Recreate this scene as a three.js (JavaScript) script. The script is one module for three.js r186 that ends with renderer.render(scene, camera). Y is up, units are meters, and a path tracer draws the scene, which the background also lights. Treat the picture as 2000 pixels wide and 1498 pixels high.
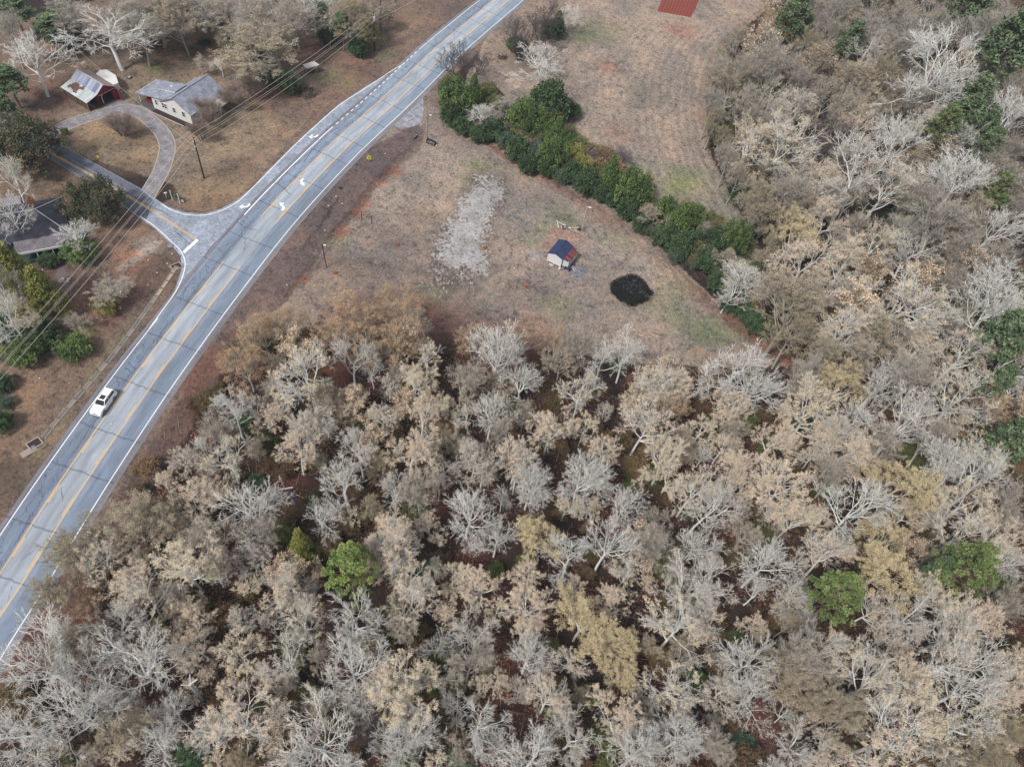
import * as THREE from 'three';
import { mergeGeometries } from 'three/addons/utils/BufferGeometryUtils.js';
import { ConvexGeometry } from 'three/addons/geometries/ConvexGeometry.js';
import { RoundedBoxGeometry } from 'three/addons/geometries/RoundedBoxGeometry.js';

// ---------------------------------------------------------------- camera, sky, sun, exposure
const scene = new THREE.Scene();
const EYE = 110;                                   // metres above the ground
const camera = new THREE.PerspectiveCamera(54.63, 1024 / 766, 1, 6000);
const EX = new THREE.Vector3(0.98199, 0.11425, -0.15049);   // the tilted, slightly rolled drone camera
const EY = new THREE.Vector3(-0.18895, 0.59378, -0.78213);
const EZ = new THREE.Vector3(0, 0.79647, 0.60468);
camera.position.set(0, EYE, 0);
camera.quaternion.setFromRotationMatrix(new THREE.Matrix4().makeBasis(EX, EY, EZ));
scene.add(camera);
const renderer = new THREE.WebGLRenderer({ antialias: true });
renderer.setSize(1024, 766);
renderer.toneMapping = THREE.LinearToneMapping;
renderer.toneMappingExposure = 3.1;
renderer.shadowMap.enabled = true;
const GAIN = 1.62;                                  // how bright a surface of albedo 1 comes out in the picture
{
  const W = 64, H = 32, d = new Float32Array(W * H * 4);   // an overcast sky, a little brighter overhead
  for (let y = 0; y < H; y++) for (let x = 0; x < W; x++) {
    const up = Math.sin(((y + 0.5) / H - 0.5) * Math.PI), L = up > 0 ? 0.135 + 0.115 * up : 0.08;
    const i = (y * W + x) * 4;
    d[i] = L * 0.95; d[i + 1] = L * 0.99; d[i + 2] = L * 1.07; d[i + 3] = 1;
  }
  const t = new THREE.DataTexture(d, W, H, THREE.RGBAFormat, THREE.FloatType);
  t.mapping = THREE.EquirectangularReflectionMapping; t.magFilter = THREE.LinearFilter; t.needsUpdate = true;
  scene.background = t; scene.environment = t;
}
scene.fog = new THREE.FogExp2(0xc6d2de, 0.00014);
const sun = new THREE.DirectionalLight(0xfff8ee, 1.5);
sun.position.set(-72, 138, 92).add(new THREE.Vector3(0, 0, -110)); sun.target.position.set(0, 0, -110);
sun.castShadow = true; sun.shadow.radius = 22; sun.shadow.mapSize.set(2048, 2048);
Object.assign(sun.shadow.camera, { left: -220, right: 220, top: 220, bottom: -220, near: 1, far: 600 });
scene.add(sun, sun.target);

// ---------------------------------------------------------------- helpers
const rng = (s) => () => { s = (s + 0x6d2b79f5) | 0; let t = Math.imul(s ^ (s >>> 15), 1 | s); t = (t + Math.imul(t ^ (t >>> 7), 61 | t)) ^ t; return ((t ^ (t >>> 14)) >>> 0) / 4294967296; };
const R0 = rng(7);
const toLin = (v) => { v /= 255; return v <= 0.04045 ? v / 12.92 : Math.pow((v + 0.055) / 1.055, 2.4); };
const toS = (v) => 255 * (v <= 0.0031308 ? 12.92 * v : 1.055 * Math.pow(Math.max(v, 0), 1 / 2.4) - 0.055);
const LUT = new Uint8Array(4097); for (let i = 0; i <= 4096; i++) LUT[i] = Math.round(toS(i / 4096));
const enc = (lin) => LUT[Math.max(0, Math.min(4096, Math.round(lin * 4096)))];
const col = (r, g, b) => new THREE.Color().setRGB(Math.min(0.86, toLin(r) / GAIN), Math.min(0.86, toLin(g) / GAIN), Math.min(0.86, toLin(b) / GAIN));
// base colour of what shows as (r, g, b) in even daylight
const mat = (r, g, b, rough = 0.85, more = {}) => new THREE.MeshStandardMaterial({ color: col(r, g, b), roughness: rough, ...more });
const raw = (r, g, b, rough = 0.8, more = {}) => new THREE.MeshStandardMaterial({ color: new THREE.Color().setRGB(r, g, b), roughness: rough, ...more });
// a place in the photograph (pixels of the 2000 x 1498 frame) to the point of that height in the world
const at = (px, py, h = 0) => {
  const d = new THREE.Vector3().addScaledVector(EX, (px - 1000) / 1450).addScaledVector(EY, (749 - py) / 1450).addScaledVector(EZ, -1);
  const t = (h - EYE) / d.y; return new THREE.Vector3(d.x * t, h, d.z * t);
};
const used = new Map();
const numbered = (n) => { const k = used.get(n) ?? 0; used.set(n, k + 1); return k ? n + '_' + String(k).padStart(3, '0') : n; };
const shade = (m) => { m.castShadow = true; m.receiveShadow = true; return m; };
const tag = (o, label, category, group) => { Object.assign(o.userData, { label, category }); if (group) o.userData.group = group; return o; };
const thing = (name, label, category, p = [0, 0, 0], turn = 0, group) => { const o = new THREE.Group(); o.name = numbered(name); o.position.set(...p); o.rotation.y = turn; scene.add(o); return tag(o, label, category, group); };
const part = (name, geo, m, parent) => { const o = shade(new THREE.Mesh(Array.isArray(geo) ? mergeGeometries(geo.map(plain)) : geo, m)); o.name = parent ? name : numbered(name); (parent ?? scene).add(o); return o; };
const plain = (g) => { let q = g.index ? g.toNonIndexed() : g; for (const k of Object.keys(q.attributes)) if (!['position', 'normal', 'uv'].includes(k)) q.deleteAttribute(k); if (!q.attributes.uv) q.setAttribute('uv', new THREE.BufferAttribute(new Float32Array(q.attributes.position.count * 2), 2)); return q; };
const struct = (name, geo, m) => { const o = part(name, geo, m); o.userData.kind = 'structure'; return o; };
const box = (w, h, d, x = 0, y = 0, z = 0, rx = 0, ry = 0, rz = 0) => { const g = new THREE.BoxGeometry(w, h, d); if (rx) g.rotateX(rx); if (rz) g.rotateZ(rz); if (ry) g.rotateY(ry); return g.translate(x, y, z); };
const rbox = (w, h, d, r, x = 0, y = 0, z = 0) => new RoundedBoxGeometry(w, h, d, 2, r).translate(x, y, z);
const cyl = (r0, r1, h, n = 10, x = 0, y = 0, z = 0) => new THREE.CylinderGeometry(r1, r0, h, n).translate(x, y + h / 2, z);
const V = (x, y, z) => new THREE.Vector3(x, y, z);
const rod = (a, b, r, n = 6) => { const d = b.clone().sub(a), g = new THREE.CylinderGeometry(r, r, d.length(), n); g.applyQuaternion(new THREE.Quaternion().setFromUnitVectors(V(0, 1, 0), d.clone().normalize())); const m = a.clone().add(b).multiplyScalar(0.5); return g.translate(m.x, m.y, m.z); };
// a flat polygon given by points on the ground, as a sheet at height y with uv in metres
const sheet = (pts, y) => {
  const s = new THREE.Shape(pts.map((p) => new THREE.Vector2(p.x, -p.z))), g = new THREE.ShapeGeometry(s); g.rotateX(-Math.PI / 2); g.translate(0, y, 0);
  const p = g.attributes.position, uv = g.attributes.uv; for (let i = 0; i < p.count; i++) uv.setXY(i, p.getX(i), p.getZ(i)); return g;
};
// a solid slab between a polygon of corners and the same polygon moved by a vector
const slab = (pts, move) => {
  const n = pts.length, pos = [], tri = (a, b, c) => pos.push(a.x, a.y, a.z, b.x, b.y, b.z, c.x, c.y, c.z), low = pts.map((p) => p.clone().add(move));
  for (let i = 1; i < n - 1; i++) { tri(pts[0], pts[i], pts[i + 1]); tri(low[0], low[i + 1], low[i]); }
  for (let i = 0; i < n; i++) { const j = (i + 1) % n; tri(pts[i], low[i], low[j]); tri(pts[i], low[j], pts[j]); }
  const g = new THREE.BufferGeometry(); g.setAttribute('position', new THREE.Float32BufferAttribute(pos, 3)); g.computeVertexNormals(); return g;
};
const spline = (pts, n) => new THREE.CatmullRomCurve3(pts, false, 'centripetal').getSpacedPoints(n);
// noise
const NS = 256, NT = new Float32Array(NS * NS); { const r = rng(11); for (let i = 0; i < NT.length; i++) NT[i] = r() * 2 - 1; }
const vn = (x, y) => { const xi = Math.floor(x), yi = Math.floor(y); let u = x - xi, v = y - yi; u = u * u * (3 - 2 * u); v = v * v * (3 - 2 * v); const a = (xi & 255), b = ((xi + 1) & 255), c = (yi & 255) * NS, e = ((yi + 1) & 255) * NS; const p = NT[c + a], q = NT[e + a]; return (p + (NT[c + b] - p) * u) * (1 - v) + (q + (NT[e + b] - q) * u) * v; };
const fbm = (x, y, o = 4) => { let s = 0, a = 0.5; for (let i = 0; i < o; i++) { s += a * vn(x, y); x = x * 2.03 + 17.3; y = y * 2.03 + 41.7; a *= 0.5; } return s; };
const dataTex = (arr, w, h, srgb) => { const t = new THREE.DataTexture(arr, w, h, THREE.RGBAFormat); t.magFilter = THREE.LinearFilter; t.minFilter = THREE.LinearMipmapLinearFilter; t.wrapS = t.wrapT = THREE.RepeatWrapping; if (srgb) t.colorSpace = THREE.SRGBColorSpace; t.needsUpdate = true; return t; };
const tileTex = (n, f) => { const a = new Uint8Array(n * n * 4); for (let y = 0; y < n; y++) for (let x = 0; x < n; x++) { const c = f(x / n, y / n), i = (y * n + x) * 4; a[i] = enc(c[0]); a[i + 1] = enc(c[1]); a[i + 2] = enc(c[2]); a[i + 3] = 255; } return dataTex(a, n, n, true); };
// ---------------------------------------------------------------- ground
const GX = -172, GZ = -327, GW = 344, GN = 2048, PN = 1024;
const cv = document.createElement('canvas'); cv.width = cv.height = PN; const cx = cv.getContext('2d');
const gp = (px, py) => { const p = at(px, py); return [(p.x - GX) / GW * PN, (p.z - GZ) / GW * PN]; };
const poly = (c, pts, a = 1) => { cx.globalAlpha = a; cx.fillStyle = 'rgb(' + c + ')'; cx.beginPath(); pts.forEach((p, i) => { const q = gp(...p); i ? cx.lineTo(...q) : cx.moveTo(...q); }); cx.closePath(); cx.fill(); cx.globalAlpha = 1; };
const stroke = (c, pts, w, a = 1) => { cx.globalAlpha = a; cx.strokeStyle = 'rgb(' + c + ')'; cx.lineWidth = w / GW * PN; cx.lineCap = 'round'; cx.lineJoin = 'round'; cx.beginPath(); pts.forEach((p, i) => { const q = gp(...p); i ? cx.lineTo(...q) : cx.moveTo(...q); }); cx.stroke(); cx.globalAlpha = 1; };
const blot = (c, px, py, r, a = 0.8, sq = 1) => { const [x, y] = gp(px, py), rr = r / GW * PN, g = cx.createRadialGradient(0, 0, 0, 0, 0, rr); g.addColorStop(0, 'rgba(' + c + ',' + a + ')'); g.addColorStop(0.5, 'rgba(' + c + ',' + a * 0.75 + ')'); g.addColorStop(1, 'rgba(' + c + ',0)'); cx.save(); cx.translate(x, y); cx.scale(1, sq); cx.fillStyle = g; cx.fillRect(-rr, -rr, 2 * rr, 2 * rr); cx.restore(); };
cx.fillStyle = 'rgb(48,30,25)'; cx.fillRect(0, 0, PN, PN);
poly('120,98,84', [[-400, -60], [-60, 60], [130, 20], [400, -80], [760, -120], [960, -20], [640, 190], [470, 380], [380, 430], [335, 360], [100, 285], [-300, 150]]);
poly('142,120,101', [[110, 230], [250, 100], [420, 110], [700, 100], [800, 40], [930, -10], [640, 190], [470, 390], [380, 420], [335, 360], [110, 290]]);
poly('128,104,88', [[-300, 200], [100, 310], [290, 410], [370, 500], [340, 570], [60, 960], [-80, 1100], [-400, 700]]);
poly('124,110,86', [[350, 510], [355, 560], [210, 760], [70, 920], [0, 1020], [-60, 1040], [60, 880], [330, 520]]);
poly('112,92,77', [[0, 900], [60, 890], [30, 980], [-30, 1060], [-80, 960]]);
poly('104,80,72', [[700, 340], [560, 520], [470, 660], [400, 790], [300, 950], [200, 1110], [110, 1270], [30, 1420], [-60, 1400], [60, 1190], [190, 980], [310, 790], [450, 590], [580, 430]]);
poly('122,100,88', [[1060, -60], [1000, 40], [860, 175], [720, 300], [560, 480], [430, 660], [300, 860], [100, 1200], [-80, 1450], [-200, 1300], [0, 1000], [200, 730], [330, 560], [350, 480], [280, 420], [330, 390], [470, 380], [640, 190], [800, 60], [930, -60]]);
// the lawn east of the highway
poly('151,132,119', [[830, 175], [880, 180], [960, 255], [1150, 365], [1290, 480], [1380, 570], [1490, 650], [1570, 715], [1300, 720], [1100, 690], [900, 650], [640, 640], [440, 640], [560, 500], [700, 330]]);
poly('112,92,86', [[812, 240], [835, 262], [700, 400], [600, 530], [540, 610], [440, 650], [400, 700], [470, 575], [580, 440], [710, 300]]);
stroke('140,112,98', [[840, 190], [900, 240], [990, 300], [1110, 380], [1230, 465], [1340, 560], [1440, 640], [1530, 705]], 3.2, 0.7);
stroke('128,88,72', [[860, 210], [985, 305], [1110, 372], [1260, 465], [1380, 580], [1460, 645], [1530, 700]], 1.2, 0.55);
stroke('132,80,64', [[1430, 630], [1500, 672], [1560, 715]], 4, 0.6);
for (let i = 0; i < 9; i++) { const t = i * 4; stroke(i % 3 ? '96,76,72' : '142,122,106', [[824 - t * 0.5 + 8, 262 + t], [760 - t + 12, 330 + t], [700 - t + 14, 395 + t], [620 - t + 12, 500 + t * 1.4], [520 - t, 610 + t * 1.4]], 0.5, 0.45); }
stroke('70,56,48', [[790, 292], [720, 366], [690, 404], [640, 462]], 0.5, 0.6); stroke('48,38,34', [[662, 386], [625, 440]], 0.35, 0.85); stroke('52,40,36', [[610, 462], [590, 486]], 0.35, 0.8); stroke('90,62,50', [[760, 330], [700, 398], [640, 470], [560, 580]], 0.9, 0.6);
for (const [x, y, r] of [[770, 335, 3], [745, 358, 2.2], [715, 397, 2], [698, 416, 2.4], [670, 452, 2.6], [662, 462, 2], [640, 512, 1.2], [595, 545, 1.3], [655, 533, 1], [718, 480, 1]]) blot('160,92,68', x, y, r, 0.6);
for (const [x, y, r] of [[640, 510, 9], [700, 520, 8], [780, 470, 8], [820, 420, 7], [740, 560, 10], [900, 600, 9], [960, 640, 10], [640, 580, 9], [860, 540, 8], [1030, 570, 8], [770, 520, 6]]) blot('112,96,88', x, y, r, 0.5, 0.7);
for (const [x, y, r] of [[950, 322, 5], [915, 352, 4], [925, 325, 4], [1090, 420, 6], [1120, 440, 4], [1065, 445, 4], [1360, 640, 8], [1420, 650, 7], [1300, 600, 7], [1090, 600, 6], [1040, 470, 5], [840, 575, 6], [660, 470, 4], [1200, 470, 6], [1320, 560, 6], [1380, 655, 6]]) blot('120,124,88', x, y, r, 0.45, 0.75);
for (const [x, y, r] of [[1250, 500, 11], [1150, 480, 9], [1020, 430, 9], [860, 330, 9], [780, 390, 8], [880, 400, 7]]) blot('172,154,136', x, y, r, 0.4);
for (const [x, y, r] of [[1100, 460, 3.6], [1078, 480, 3], [1125, 465, 3.4], [1092, 452, 2.4]]) blot('164,122,108', x, y, r, 0.6);
for (const [x, y, r] of [[720, 610, 7], [800, 600, 7], [880, 640, 8], [960, 660, 8], [1040, 650, 7]]) blot('118,78,68', x, y, r, 0.45);
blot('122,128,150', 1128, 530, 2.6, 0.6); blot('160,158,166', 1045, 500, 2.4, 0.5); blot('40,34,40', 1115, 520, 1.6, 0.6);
// the mown field behind the hedge
const rim = [[1440, 60], [1400, 100], [1376, 160], [1374, 220], [1386, 290], [1415, 350], [1446, 410], [1478, 470], [1500, 520]];
poly('161,140,124', [[1010, -60], [1560, -60], [1500, 20], [1420, 80], [1378, 170], [1384, 290], [1446, 410], [1500, 520], [1430, 540], [1300, 420], [1200, 340], [1080, 240], [1000, 200], [960, 160], [900, 170], [960, 60]]);
poly('146,136,116', [[1190, 300], [1400, 330], [1490, 500], [1430, 530], [1300, 425]], 0.75);
poly('150,118,104', [[1440, 50], [1500, 10], [1420, 90], [1380, 170], [1384, 240], [1360, 230], [1370, 140], [1410, 80]], 0.7);
poly('132,112,98', [[1000, -40], [1120, -40], [1090, 60], [1040, 140], [960, 170], [930, 140]], 0.6);
for (let k = 0; k < 30; k++) { const o = k * 8 + 5; stroke(k % 2 ? '182,164,148' : '126,108,98', rim.map(([x, y], i) => [x - o - (i > 5 ? (i - 5) * -2 : 0), y + o * (i > 4 ? 0.18 : -0.1)]), 0.6, 0.38 - k * 0.007); }
for (let k = 0; k < 46; k++) { const x = 1030 + R0() * 330, y = 20 + R0() * 380; stroke(R0() < 0.5 ? '184,164,146' : '134,116,102', [[x, y], [x - 20 - R0() * 40, y + 30 + R0() * 60]], 0.6, 0.34); }
for (const [x, y, r, c] of [[1190, 130, 5, '176,118,92'], [1330, 60, 7, '170,110,92'], [1340, 350, 6, '120,128,72'], [1320, 370, 5, '118,126,76'], [1260, 190, 8, '136,124,104'], [1170, 60, 10, '112,112,80'], [1130, 70, 6, '104,112,70'], [1210, 260, 6, '150,112,98'], [1100, 215, 5, '132,92,76'], [1390, 435, 6, '156,122,102']]) blot(c, x, y, r, 0.5);
// west yards
for (const [x, y, r, c] of [[230, 300, 9, '158,132,102'], [190, 270, 7, '160,128,94'], [255, 325, 5, '112,88,66'], [270, 270, 5, '118,94,72'], [440, 300, 12, '160,136,108'], [500, 240, 10, '160,132,102'], [410, 370, 10, '150,120,90'], [460, 330, 6, '112,88,74'], [560, 200, 9, '118,88,78'], [520, 180, 9, '122,88,72'], [350, 110, 10, '126,104,84'], [300, 95, 9, '118,82,72'], [420, 90, 9, '116,78,64'], [300, 135, 4, '116,122,70'], [110, 190, 9, '122,84,74'], [150, 90, 9, '106,80,68'], [60, 240, 8, '116,88,74'], [660, 155, 7, '122,122,74'], [740, 105, 6, '126,126,84'], [620, 110, 9, '112,78,68'], [700, 130, 8, '136,92,78'], [600, 175, 6, '86,68,58'], [820, 30, 9, '140,112,92'], [640, 190, 8, '132,102,88'],
  [250, 560, 9, '124,88,74'], [200, 600, 9, '132,92,80'], [210, 480, 6, '150,118,100'], [255, 510, 5, '168,112,88'], [290, 480, 4, '168,152,142'], [320, 530, 6, '98,74,62'], [120, 560, 7, '132,98,88'], [90, 520, 6, '84,50,48'], [100, 700, 9, '140,112,92'], [60, 820, 9, '128,104,86'], [80, 350, 9, '138,106,80'], [50, 300, 9, '110,78,58'], [160, 650, 3, '120,120,60'], [30, 940, 7, '96,78,66']]) blot(c, x, y, r, 0.6);
stroke('172,158,148', [[300, 478], [270, 500], [235, 525]], 2.2, 0.6); stroke('178,126,100', [[268, 492], [240, 510]], 1.2, 0.7); stroke('132,118,118', [[110, 500], [122, 560]], 1.8, 0.6);
stroke('100,78,66', [[560, 190], [620, 175], [700, 130]], 2.5, 0.4); stroke('150,112,98', [[480, 330], [640, 180], [760, 80], [900, 0]], 3, 0.35);
// woodland floor: litter, moss and open glades
for (const [x, y, r, c] of [[560, 920, 5, '92,44,38'], [540, 890, 5, '84,46,40'], [700, 640, 9, '104,66,54'], [820, 640, 9, '110,72,60'], [1000, 690, 8, '100,66,54'], [640, 720, 7, '86,52,44'], [360, 720, 7, '112,72,62'], [60, 1250, 9, '92,62,52'], [120, 1200, 7, '98,64,54'], [1490, 1440, 8, '98,74,64'], [1480, 1400, 6, '84,48,44'], [500, 1490, 9, '98,70,56'], [380, 1488, 7, '92,66,54'], [660, 1492, 7, '100,74,58'], [840, 1000, 5, '80,40,36'], [930, 1130, 6, '78,40,36'], [1000, 1300, 6, '84,44,40'], [360, 1310, 6, '84,44,38'], [760, 1400, 6, '76,40,36'], [1380, 1080, 5, '72,38,34']]) blot(c, x, y, r, 0.85);
for (const [x, y, r] of [[835, 1110, 3], [840, 1290, 4], [1360, 1330, 4], [760, 1420, 3.5], [860, 1340, 3], [680, 880, 3], [470, 820, 3], [950, 800, 3], [1160, 760, 3], [610, 985, 3], [500, 940, 3], [300, 1100, 3], [760, 1250, 3], [1520, 600, 4], [1060, 870, 3], [1250, 900, 3]]) blot('58,76,30', x, y, r, 0.8);
const paint = cx.getImageData(0, 0, PN, PN).data;
// the broken gravel pad on the lawn, as a soft mask
cx.globalCompositeOperation = 'source-over'; cx.fillStyle = '#000'; cx.fillRect(0, 0, PN, PN); cx.filter = 'blur(5px)';
poly('255,255,255', [[935, 340], [968, 342], [992, 362], [975, 400], [962, 440], [945, 470], [948, 500], [968, 520], [945, 540], [900, 525], [862, 520], [850, 480], [870, 440], [895, 395]], 0.92);
cx.filter = 'blur(6px)';
poly('255,255,255', [[835, 520], [900, 520], [960, 530], [940, 560], [890, 570], [885, 590], [850, 588], [815, 560]], 0.5);
poly('255,255,255', [[850, 470], [880, 450], [900, 520], [850, 520]], 0.4); cx.filter = 'none';
const padMask = cx.getImageData(0, 0, PN, PN).data;
const gTex = new Uint8Array(GN * GN * 4), gBump = new Uint8Array(GN * GN * 4);
for (let y = 0; y < GN; y++) for (let x = 0; x < GN; x++) {
  const wx = x / GN * GW, wz = y / GN * GW;
  const dx = fbm(wx * 0.35, wz * 0.35, 3) * 0.7 + vn(wx * 1.9, wz * 1.9) * 0.25, dz = fbm(wx * 0.35 + 60, wz * 0.35 + 31, 3) * 0.7 + vn(wx * 1.9 + 9, wz * 1.9 + 4) * 0.25;
  const fx = Math.max(0, Math.min(PN - 1.001, (wx + dx) / GW * PN)), fz = Math.max(0, Math.min(PN - 1.001, (wz + dz) / GW * PN)), xi = fx | 0, zi = fz | 0, u = fx - xi, v = fz - zi;
  const i0 = (zi * PN + xi) * 4, i1 = i0 + 4, i2 = i0 + PN * 4, i3 = i2 + 4, w0 = (1 - u) * (1 - v), w1 = u * (1 - v), w2 = (1 - u) * v, w3 = u * v;
  let r = paint[i0] * w0 + paint[i1] * w1 + paint[i2] * w2 + paint[i3] * w3, g = paint[i0 + 1] * w0 + paint[i1 + 1] * w1 + paint[i2 + 1] * w2 + paint[i3 + 1] * w3, b = paint[i0 + 2] * w0 + paint[i1 + 2] * w1 + paint[i2 + 2] * w2 + paint[i3 + 2] * w3;
  const n1 = NT[((Math.imul(x, 73856093) ^ Math.imul(y, 19349663)) >>> 7) & 65535], n2 = vn(wx * 2.6, wz * 2.6), n3 = fbm(wx * 0.8, wz * 0.8, 3), n4 = fbm(wx * 0.12 + 5, wz * 0.12, 3);
  const n5 = vn(wx * 5.3 + 3, wz * 5.3); let k = 1.02 + n1 * 0.18 + n5 * 0.14 + n2 * 0.09 + n3 * 0.13 + n4 * 0.16; if (n3 + n2 * 0.45 + n5 * 0.3 < -0.5) k *= 0.86;
  const warm = n3 * 5 + n4 * 9; r = (r + warm) * k * 0.957; g = (g + warm * 0.2) * k * 0.99; b = (b - warm * 0.6) * k * 1.03;
  const pm = (padMask[i0] * w0 + padMask[i1] * w1 + padMask[i2] * w2 + padMask[i3] * w3) / 255;
  let bump = 0.5 + n1 * 0.2 + n2 * 0.25 + n3 * 0.2;
  if (pm > 0.03) {
    const q = pm + fbm(wx * 0.7 + 3, wz * 0.7, 3) * 0.4 + n2 * 0.3 + n5 * 0.26 + n1 * 0.1 - 0.5, e = Math.max(0, Math.min(0.8, q * 2.4));
    const gk = 1 + n1 * 0.07 + n2 * 0.05 + fbm(wx * 0.5, wz * 0.5, 3) * 0.2, pr = 176 * gk, pg = 177 * gk, pb = 182 * gk, ed = q > -0.2 && q < 0.02 ? 0.74 : 1;
    r = r * ed * (1 - e) + pr * e; g = g * ed * (1 - e) + pg * e; b = b * ed * (1 - e) + pb * e;
  }
  const o = (y * GN + x) * 4; gTex[o] = enc(toLin(Math.max(8, Math.min(250, r))) / GAIN); gTex[o + 1] = enc(toLin(Math.max(6, Math.min(250, g))) / GAIN); gTex[o + 2] = enc(toLin(Math.max(5, Math.min(250, b))) / GAIN); gTex[o + 3] = 255;
  gBump[o] = gBump[o + 1] = gBump[o + 2] = Math.max(0, Math.min(255, bump * 255)); gBump[o + 3] = 255;
}
{
  const g = new THREE.PlaneGeometry(GW, GW, 8, 8); g.rotateX(-Math.PI / 2); g.translate(GX + GW / 2, 0, GZ + GW / 2);
  const p = g.attributes.position, uv = g.attributes.uv; for (let i = 0; i < p.count; i++) uv.setXY(i, (p.getX(i) - GX) / GW, (p.getZ(i) - GZ) / GW);
  struct('ground', g, new THREE.MeshStandardMaterial({ map: dataTex(gTex, GN, GN, true), bumpMap: dataTex(gBump, GN, GN), bumpScale: 0.12, roughness: 1 }));
  const far = new THREE.PlaneGeometry(5000, 5000); far.rotateX(-Math.PI / 2); far.translate(0, -0.06, -100);
  struct('distant_ground', far, mat(84, 66, 54, 1));
}
// ---------------------------------------------------------------- roads
const G2 = (list) => list.map(([x, y]) => at(x, y));
const edgeR = G2([[-150, 1560], [0, 1286], [82, 1155], [192, 974], [305, 800], [367, 710], [447, 600], [575, 435], [700, 299], [725, 275], [805, 200], [890, 115], [950, 62], [1022, 0], [1120, -90]]);
const edgeL = G2([[-150, 1285], [0, 1041], [66, 950], [207.5, 756], [325, 600], [470, 430], [530, 365], [644, 252], [775, 131], [900, 30], [960, -22], [1040, -90]]);
const line2 = (pts, n) => { const c = spline(pts, n); return c; };
const NR = 260, cR = spline(edgeR, NR);
// unit normals pointing left (towards the other edge)
const tang = (c, i) => c[Math.min(i + 1, c.length - 1)].clone().sub(c[Math.max(i - 1, 0)]).setY(0).normalize();
const leftOf = (c) => c.map((p, i) => { const t = tang(c, i); return V(t.z, 0, -t.x); });
const nR = leftOf(cR);
const sR = [0]; for (let i = 1; i <= NR; i++) sR.push(sR[i - 1] + cR[i].distanceTo(cR[i - 1]));
const LEN = sR[NR];
const roadAt = (s, off) => { let i = 0; while (i < NR - 1 && sR[i + 1] < s) i++; const t = (s - sR[i]) / (sR[i + 1] - sR[i]); return cR[i].clone().lerp(cR[i + 1], t).addScaledVector(nR[i].clone().lerp(nR[i + 1], t).normalize(), off); };
const ribbon = (s0, s1, o0, o1, y, step = 1.5) => {
  const n = Math.max(1, Math.ceil((s1 - s0) / step)), pos = [], uv = [], idx = [];
  for (let i = 0; i <= n; i++) { const s = s0 + (s1 - s0) * i / n; for (const o of [o0, o1]) { const p = roadAt(s, o); pos.push(p.x, y, p.z); uv.push((o + 1.6) / 14, s / LEN); } if (i) { const k = i * 2; idx.push(k - 2, k, k - 1, k - 1, k, k + 1); } }
  const g = new THREE.BufferGeometry(); g.setAttribute('position', new THREE.Float32BufferAttribute(pos, 3)); g.setAttribute('uv', new THREE.Float32BufferAttribute(uv, 2)); g.setIndex(idx); g.computeVertexNormals();
  if (g.attributes.normal.getY(0) < 0) { for (let i = 0; i < idx.length; i += 3) [idx[i], idx[i + 1]] = [idx[i + 1], idx[i]]; g.setIndex(idx); g.computeVertexNormals(); }
  return g;
};
const path = (pts, w, y, off = 0) => {       // a painted line of width w along free points
  const n = pts.length, pos = [], idx = [], nn = leftOf(pts);
  for (let i = 0; i < n; i++) { for (const o of [off - w / 2, off + w / 2]) { const p = pts[i].clone().addScaledVector(nn[i], o); pos.push(p.x, y, p.z); } if (i) { const k = i * 2; idx.push(k - 2, k - 1, k, k - 1, k + 1, k); } }
  const g = new THREE.BufferGeometry(); g.setAttribute('position', new THREE.Float32BufferAttribute(pos, 3)); g.setIndex(idx); g.computeVertexNormals();
  if (g.attributes.normal.getY(0) < 0) { for (let i = 0; i < idx.length; i += 3) [idx[i], idx[i + 1]] = [idx[i + 1], idx[i]]; g.setIndex(idx); g.computeVertexNormals(); }
  g.setAttribute('uv', new THREE.BufferAttribute(new Float32Array(n * 4), 2)); return g;
};
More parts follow.
